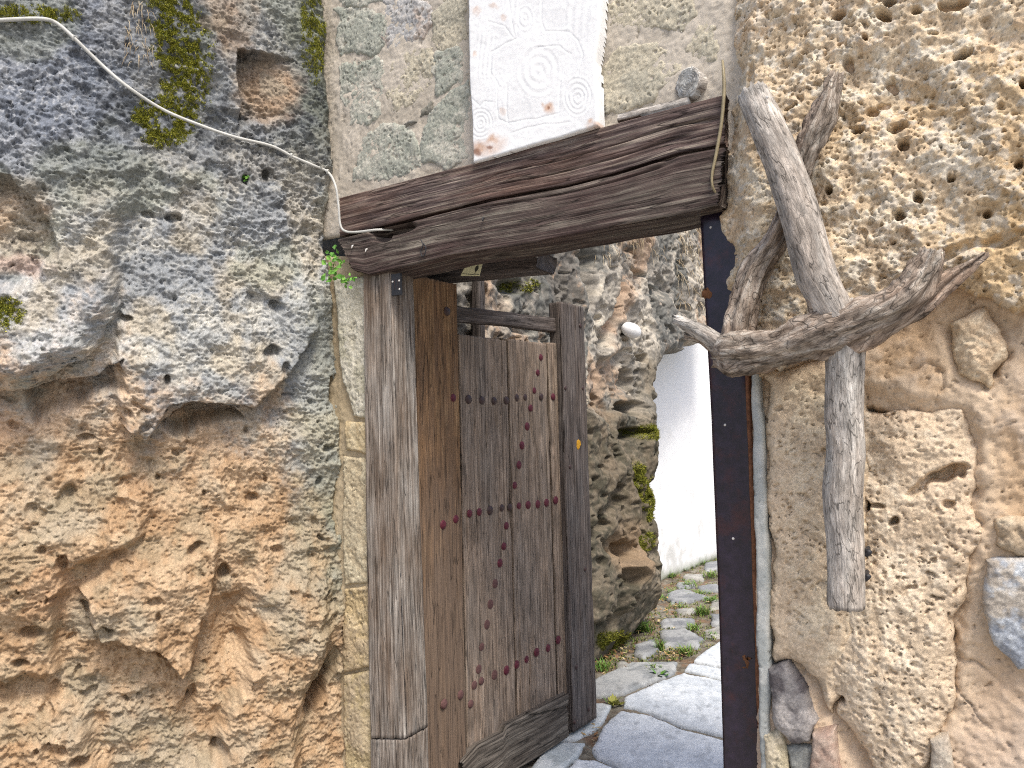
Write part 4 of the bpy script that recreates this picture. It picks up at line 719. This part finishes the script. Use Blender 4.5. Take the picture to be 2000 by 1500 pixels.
limb('stub', [(1588, 560, 16, .2), (1592, 590, 15, .21), (1590, 620, 8, .2)], 'drift_d', 21, .005, 20, 16)
for x, y, o_ in [(1498, 190, .222), (1610, 560, .232), (1655, 720, .197), (1645, 1120, .187), (1560, 668, .215)]:
    disc('nail', WALL.xyz(*WALL.at(x, y, o_), o_), WALL.n, .0045, M['screw' if y < 300 else 'stud_b'], bf, .5, 8)
for x, y in [(1692, 1075), (1690, 1122)]:
    p = WALL.xyz(*WALL.at(x, y, .11), .11); tube('hook', [p + WALL.n * -.04, p + WALL.n * .01, p + WALL.n * .02 + WALL.du * .01, p + WALL.n * .018 + np.array([0, 0, -.01])], [.006] * 4, M['iron'], bf, 16, 8)

# ================================================================== ALLEY
def white_h(u, v, sd, px, py):
    n = fbm(u, v, 2.5, 4, 121); n2 = fbm(u, v, 14, 4, 122); a = np.tile(rgb(.88, .895, .91), (len(u), 1)); a = blend(a, rgb(.55, .56, .55), sstep(.25, .5, fbm(u * 1.5, v, 5, 4, 123)) * sstep(2.2, .2, v) * .5)
    a = blend(a, rgb(.50, .50, .48), sstep(.7, 0, v + .25 * n) * sstep(-.2, .45, n2) * .6); a = blend(a, rgb(.22, .24, .16), sstep(.14, 0, v + .08 * n2))
    return .010 * n + .004 * n2, a
ww = patch('whitewashed_wall', WHITE, [(-1.4, -.02), (5, -.02), (5, 3.4), (-1.4, 3.4)], .03, white_h, M['plaster'], None, edge=.05, skirt=.04, drop=.4, warp=.01, seed=59)
tag(ww, 'whitewashed wall glowing at the far end of the alley', 'wall')
lm = on_cliff(1233, 645); PLm = thing('oval_wall_lamp', lm, 'white oval lamp fixed to the cliff above the alley', 'lamp')
V = []; F = []; vd = lm - CP; vd /= np.linalg.norm(vd); ex = np.array([.85, .45, -.28]); ex /= np.linalg.norm(ex); nn = np.array([.45, -.85, -.05]); nn /= np.linalg.norm(nn); ez = np.cross(ex, nn); lc = lm - vd * .05
for i in range(9):
    ph = -math.pi / 2 + math.pi * i / 8
    for j in range(16): t = 2 * math.pi * j / 16; V.append(lc + math.cos(ph) * (.088 * math.cos(t) * ex + .058 * math.sin(t) * ez) + nn * .05 * math.sin(ph))
for i in range(8):
    for j in range(16): F.append((i * 16 + j, i * 16 + (j + 1) % 16, (i + 1) * 16 + (j + 1) % 16, (i + 1) * 16 + j))
raw('opal_cover', V, F, M['lamp'], PLm)
s = Shape(); s.box(lc - nn * .05, ex * .05, ez * .03, nn * .03); s.build('bracket', M['iron'], PLm)

# ================================================================== PLANTS
R = np.random.RandomState(8)
def blades(shape, base, n, hgt, spread, cols, width=.004, up=(0, 0, 1), droop=.5):
    up = np.array(up, float)
    for _ in range(n):
        a = R.rand() * 6.28; l = hgt * R.uniform(.5, 1.1); d = np.array([math.cos(a), math.sin(a), 0]) * spread * R.uniform(.2, 1); b = base + np.array([R.randn(), R.randn(), 0]) * spread * .25
        s_ = np.array([-math.sin(a), math.cos(a), 0]) * width; m = b + up * l * .6 + d * .4; t = b + up * l * (1 - droop * R.rand() * .6) + d
        c = np.array(cols[R.randint(len(cols))]) * R.uniform(.7, 1.3); shape.add([b - s_, b + s_, m + s_ * .8, m - s_ * .8, t], [(0, 1, 2, 3), (3, 2, 4)], c)
def leafy(name, base, label, cat, n, rad, size, cols, hang, nrm):
    e = thing(name, base, label, cat); s_ = Shape(); nrm = np.array(nrm, float)
    st = [base, base + nrm * .03 + np.array([0, 0, -hang * .4]), base + nrm * .04 + np.array([.01, 0, -hang])]; tube('stem', st, [.002, .002, .001], M['leaf'], e, 12, 5, albedo=(.08, .12, .03))
    for _ in range(n):
        t = R.rand(); p = base + nrm * (.02 + .03 * R.rand()) + np.array([R.randn() * rad, R.randn() * rad * .4, -hang * t + R.randn() * rad * .5]); a = R.rand() * 6.28; z = size * R.uniform(.6, 1.2)
        X = np.array([math.cos(a), R.uniform(-.4, .4), math.sin(a)]); X /= np.linalg.norm(X); Y = np.cross(nrm + R.randn(3) * .4, X); Y /= np.linalg.norm(Y); Zn = np.cross(X, Y) * .15
        s_.add([p, p + (X * .5 + Y * .42 + Zn) * z, p + X * .55 * z, p + (X * .5 - Y * .42 + Zn) * z, p + X * z, p + (X * .85 + Y * .25) * z, p + (X * .85 - Y * .25) * z], [(0, 2, 1), (0, 3, 2), (1, 2, 4, 5), (2, 3, 6, 4)], np.array(cols[R.randint(len(cols))]) * R.uniform(.75, 1.25))
    s_.build('foliage', M['leaf'], e)
GC = [(.12, .30, .04), (.17, .36, .06), (.08, .22, .03)]
bp = WALL.xyz(*WALL.at(662, 500, .08), .08); leafy('wall_plant', bp, 'small bright green leafy plant sprouting below the left lintel end', 'plant', 42, .017, .022, GC, .10, WALL.n)
bp = WALL.xyz(*WALL.at(690, 543, .08), .08); leafy('wall_plant', bp, 'green sprig hanging at the top of the left door post', 'plant', 18, .018, .020, GC, .02, WALL.n)
bp = on_rock(481, 345); leafy('wall_plant', bp, 'tiny green seedling in a hole of the left rock', 'plant', 7, .008, .016, GC, .02, LEFT.n)
def mossy(name, V, mask, n, label, size, cols, nrm):
    p = mask / mask.sum(); ids = R.choice(len(V), n, p=p); s_ = Shape(); nrm = np.array(nrm, float)
    for i in ids:
        b = V[i] + R.randn(3) * size * .3; d = nrm * size * R.uniform(.5, 1.2) + R.randn(3) * size * .55 + np.array([0, 0, size * .3]); sd_ = np.cross(d, R.randn(3)); sd_ *= size * .28 / (np.linalg.norm(sd_) + 1e-9)
        s_.add([b - sd_, b + sd_, b + d], [(0, 1, 2)], np.array(cols[R.randint(len(cols))]) * R.uniform(.6, 1.4))
    return tag(s_.build(name, M['moss']), label, 'moss', kind='stuff')
mossy('moss', RV, np.where(left_h.moss > .18, left_h.moss, 0), 42000, 'yellow-green moss growing in patches on the left rock', .006, [(.34, .34, .05), (.24, .26, .04), (.42, .40, .07), (.15, .17, .03)], LEFT.n)
mossy('moss', CV, np.where(cliff_h.moss > .3, cliff_h.moss, 0), 12000, 'olive moss clinging to the alley cliff', .013, [(.20, .21, .03), (.13, .15, .02), (.26, .25, .04)], CLIFF.n)
gr = Shape(); GG = [(.09, .20, .03), (.13, .25, .04), (.18, .26, .06), (.22, .23, .07)]
def gp(x, y): return GROUND.xyz(*GROUND.at(x, y), .02)
for x, y, n, hh, sp in [(1348, 1148, 30, .10, .10), (1312, 1130, 40, .08, .10), (1345, 1150, 50, .09, .10), (1372, 1205, 60, .14, .09), (1355, 1235, 40, .08, .08), (1390, 1180, 60, .09, .12), (1390, 1250, 30, .07, .07), (1290, 1275, 40, .11, .06), (1338, 1282, 50, .09, .08), (1278, 1315, 30, .07, .06), (1250, 1232, 60, .11, .10), (1262, 1238, 40, .12, .10), (1178, 1315, 50, .11, .07), (1200, 1250, 40, .07, .12), (1170, 1228, 30, .09, .06),
        (1345, 1110, 40, .08, .14), (1370, 1105, 40, .08, .14), (1390, 1130, 50, .12, .12), (1330, 1118, 40, .07, .16), (1325, 1160, 30, .06, .16), (1365, 1165, 40, .07, .12), (1200, 1380, 14, .05, .05), (1330, 1190, 20, .05, .14), (1290, 1175, 30, .08, .12), (1225, 1240, 30, .07, .1)]: blades(gr, gp(x, y), int(n * 1.4), hh * .62, sp * 1.1, GG, .0035)
for _ in range(1500):
    x = R.uniform(1180, 1400); y = R.uniform(1095, 1330)
    if x < 1300 - (1195 - y) * .1 and y < 1195 or x < 1310 and y < 1185 or y > 1330 - (x - 1180) * .42 + 30: continue
    blades(gr, gp(x, y), 5, .022, .022, [(.14, .20, .04), (.20, .22, .06), (.24, .21, .08), (.11, .17, .03)], .0028)
tag(gr.build('grass', M['leaf']), 'short green grass growing between the alley cobbles', 'grass', kind='stuff')
for x, y, lb in [(1290, 1326, 'low broad-leaved green weed in the joint of the pale flagstones'), (1200, 1384, 'yellowing weed in the flagstone joint near the door leaf')]:
    b = gp(x, y); e = thing('weed', b, lb, 'weed'); s_ = Shape()
    for k in range(14):
        a = R.rand() * 6.28; l = R.uniform(.03, .06); X = np.array([math.cos(a), math.sin(a), R.uniform(.3, 1.0)]); Y = np.array([-math.sin(a), math.cos(a), 0]); b0 = b + R.randn(3) * (.015, .015, .002)
        s_.add([b0, b0 + (X * .5 + Y * .35) * l, b0 + X * l, b0 + (X * .5 - Y * .35) * l], [(0, 3, 2, 1)], np.array([(.14, .32, .05), (.30, .30, .07)][y > 1340]) * R.uniform(.7, 1.3))
    s_.build('leaves', M['leaf'], e)
dg = Shape(); DC = [(.34, .27, .17), (.26, .20, .13), (.42, .36, .26)]
for on, x0, x1, y0, y1, n, ln in ((on_cliff, 1318, 1378, 440, 600, 120, .16), (on_rock, 245, 300, 0, 120, 60, .06), (on_cliff, 1150, 1300, 440, 500, 60, .10)):
    for _ in range(n):
        b = on(R.uniform(x0, x1), R.uniform(y0, y1)); o_ = np.array([.35, -.6, 0]) * .03; l = ln * R.uniform(.5, 1.3); sx = np.array([R.randn() * .3, R.randn() * .2, 0]) * l
        w_ = np.array([.0016, .001, 0]) * (1.6 if on is on_cliff else .6); m_ = b + o_ + sx * .5 + (0, 0, -l * .35); t_ = b + o_ + sx + (0, 0, -l); c_ = np.array(DC[R.randint(3)]) * R.uniform(.7, 1.2)
        dg.add([b - w_, b + w_, m_ + w_, m_ - w_, t_], [(0, 1, 2, 3), (3, 2, 4)], c_)
tag(dg.build('dry_grass', M['moss']), 'dry straw-coloured roots and grass hanging on the rock', 'grass', kind='stuff')
lt = Shape()
for _ in range(420):
    x, y = [(1190 + R.randn() * 22, 1285 + R.randn() * 14), (1300 + R.randn() * 40, 1200 + R.randn() * 22), (1160 + R.randn() * 12, 1440 + R.randn() * 18), (1315 + R.randn() * 14, 1285 + R.randn() * 8)][R.choice(4, p=[.35, .4, .1, .15])]
    b = gp(x, y) + (0, 0, .02 * R.rand()); a = R.rand() * 6.28; l = R.uniform(.008, .022); X = np.array([math.cos(a), math.sin(a), R.uniform(-.2, .4)]) * l; Y = np.array([-math.sin(a), math.cos(a), R.uniform(-.2, .2)]) * l * .45
    lt.add([b - X, b + Y, b + X, b - Y], [(0, 1, 2, 3)], np.array([(.42, .28, .12), (.30, .16, .07), (.52, .42, .24), (.22, .12, .07)][R.randint(4)]))
tag(lt.build('leaf_litter', M['moss']), 'dry brown leaf litter scattered along the path edge', 'leaves', kind='stuff')
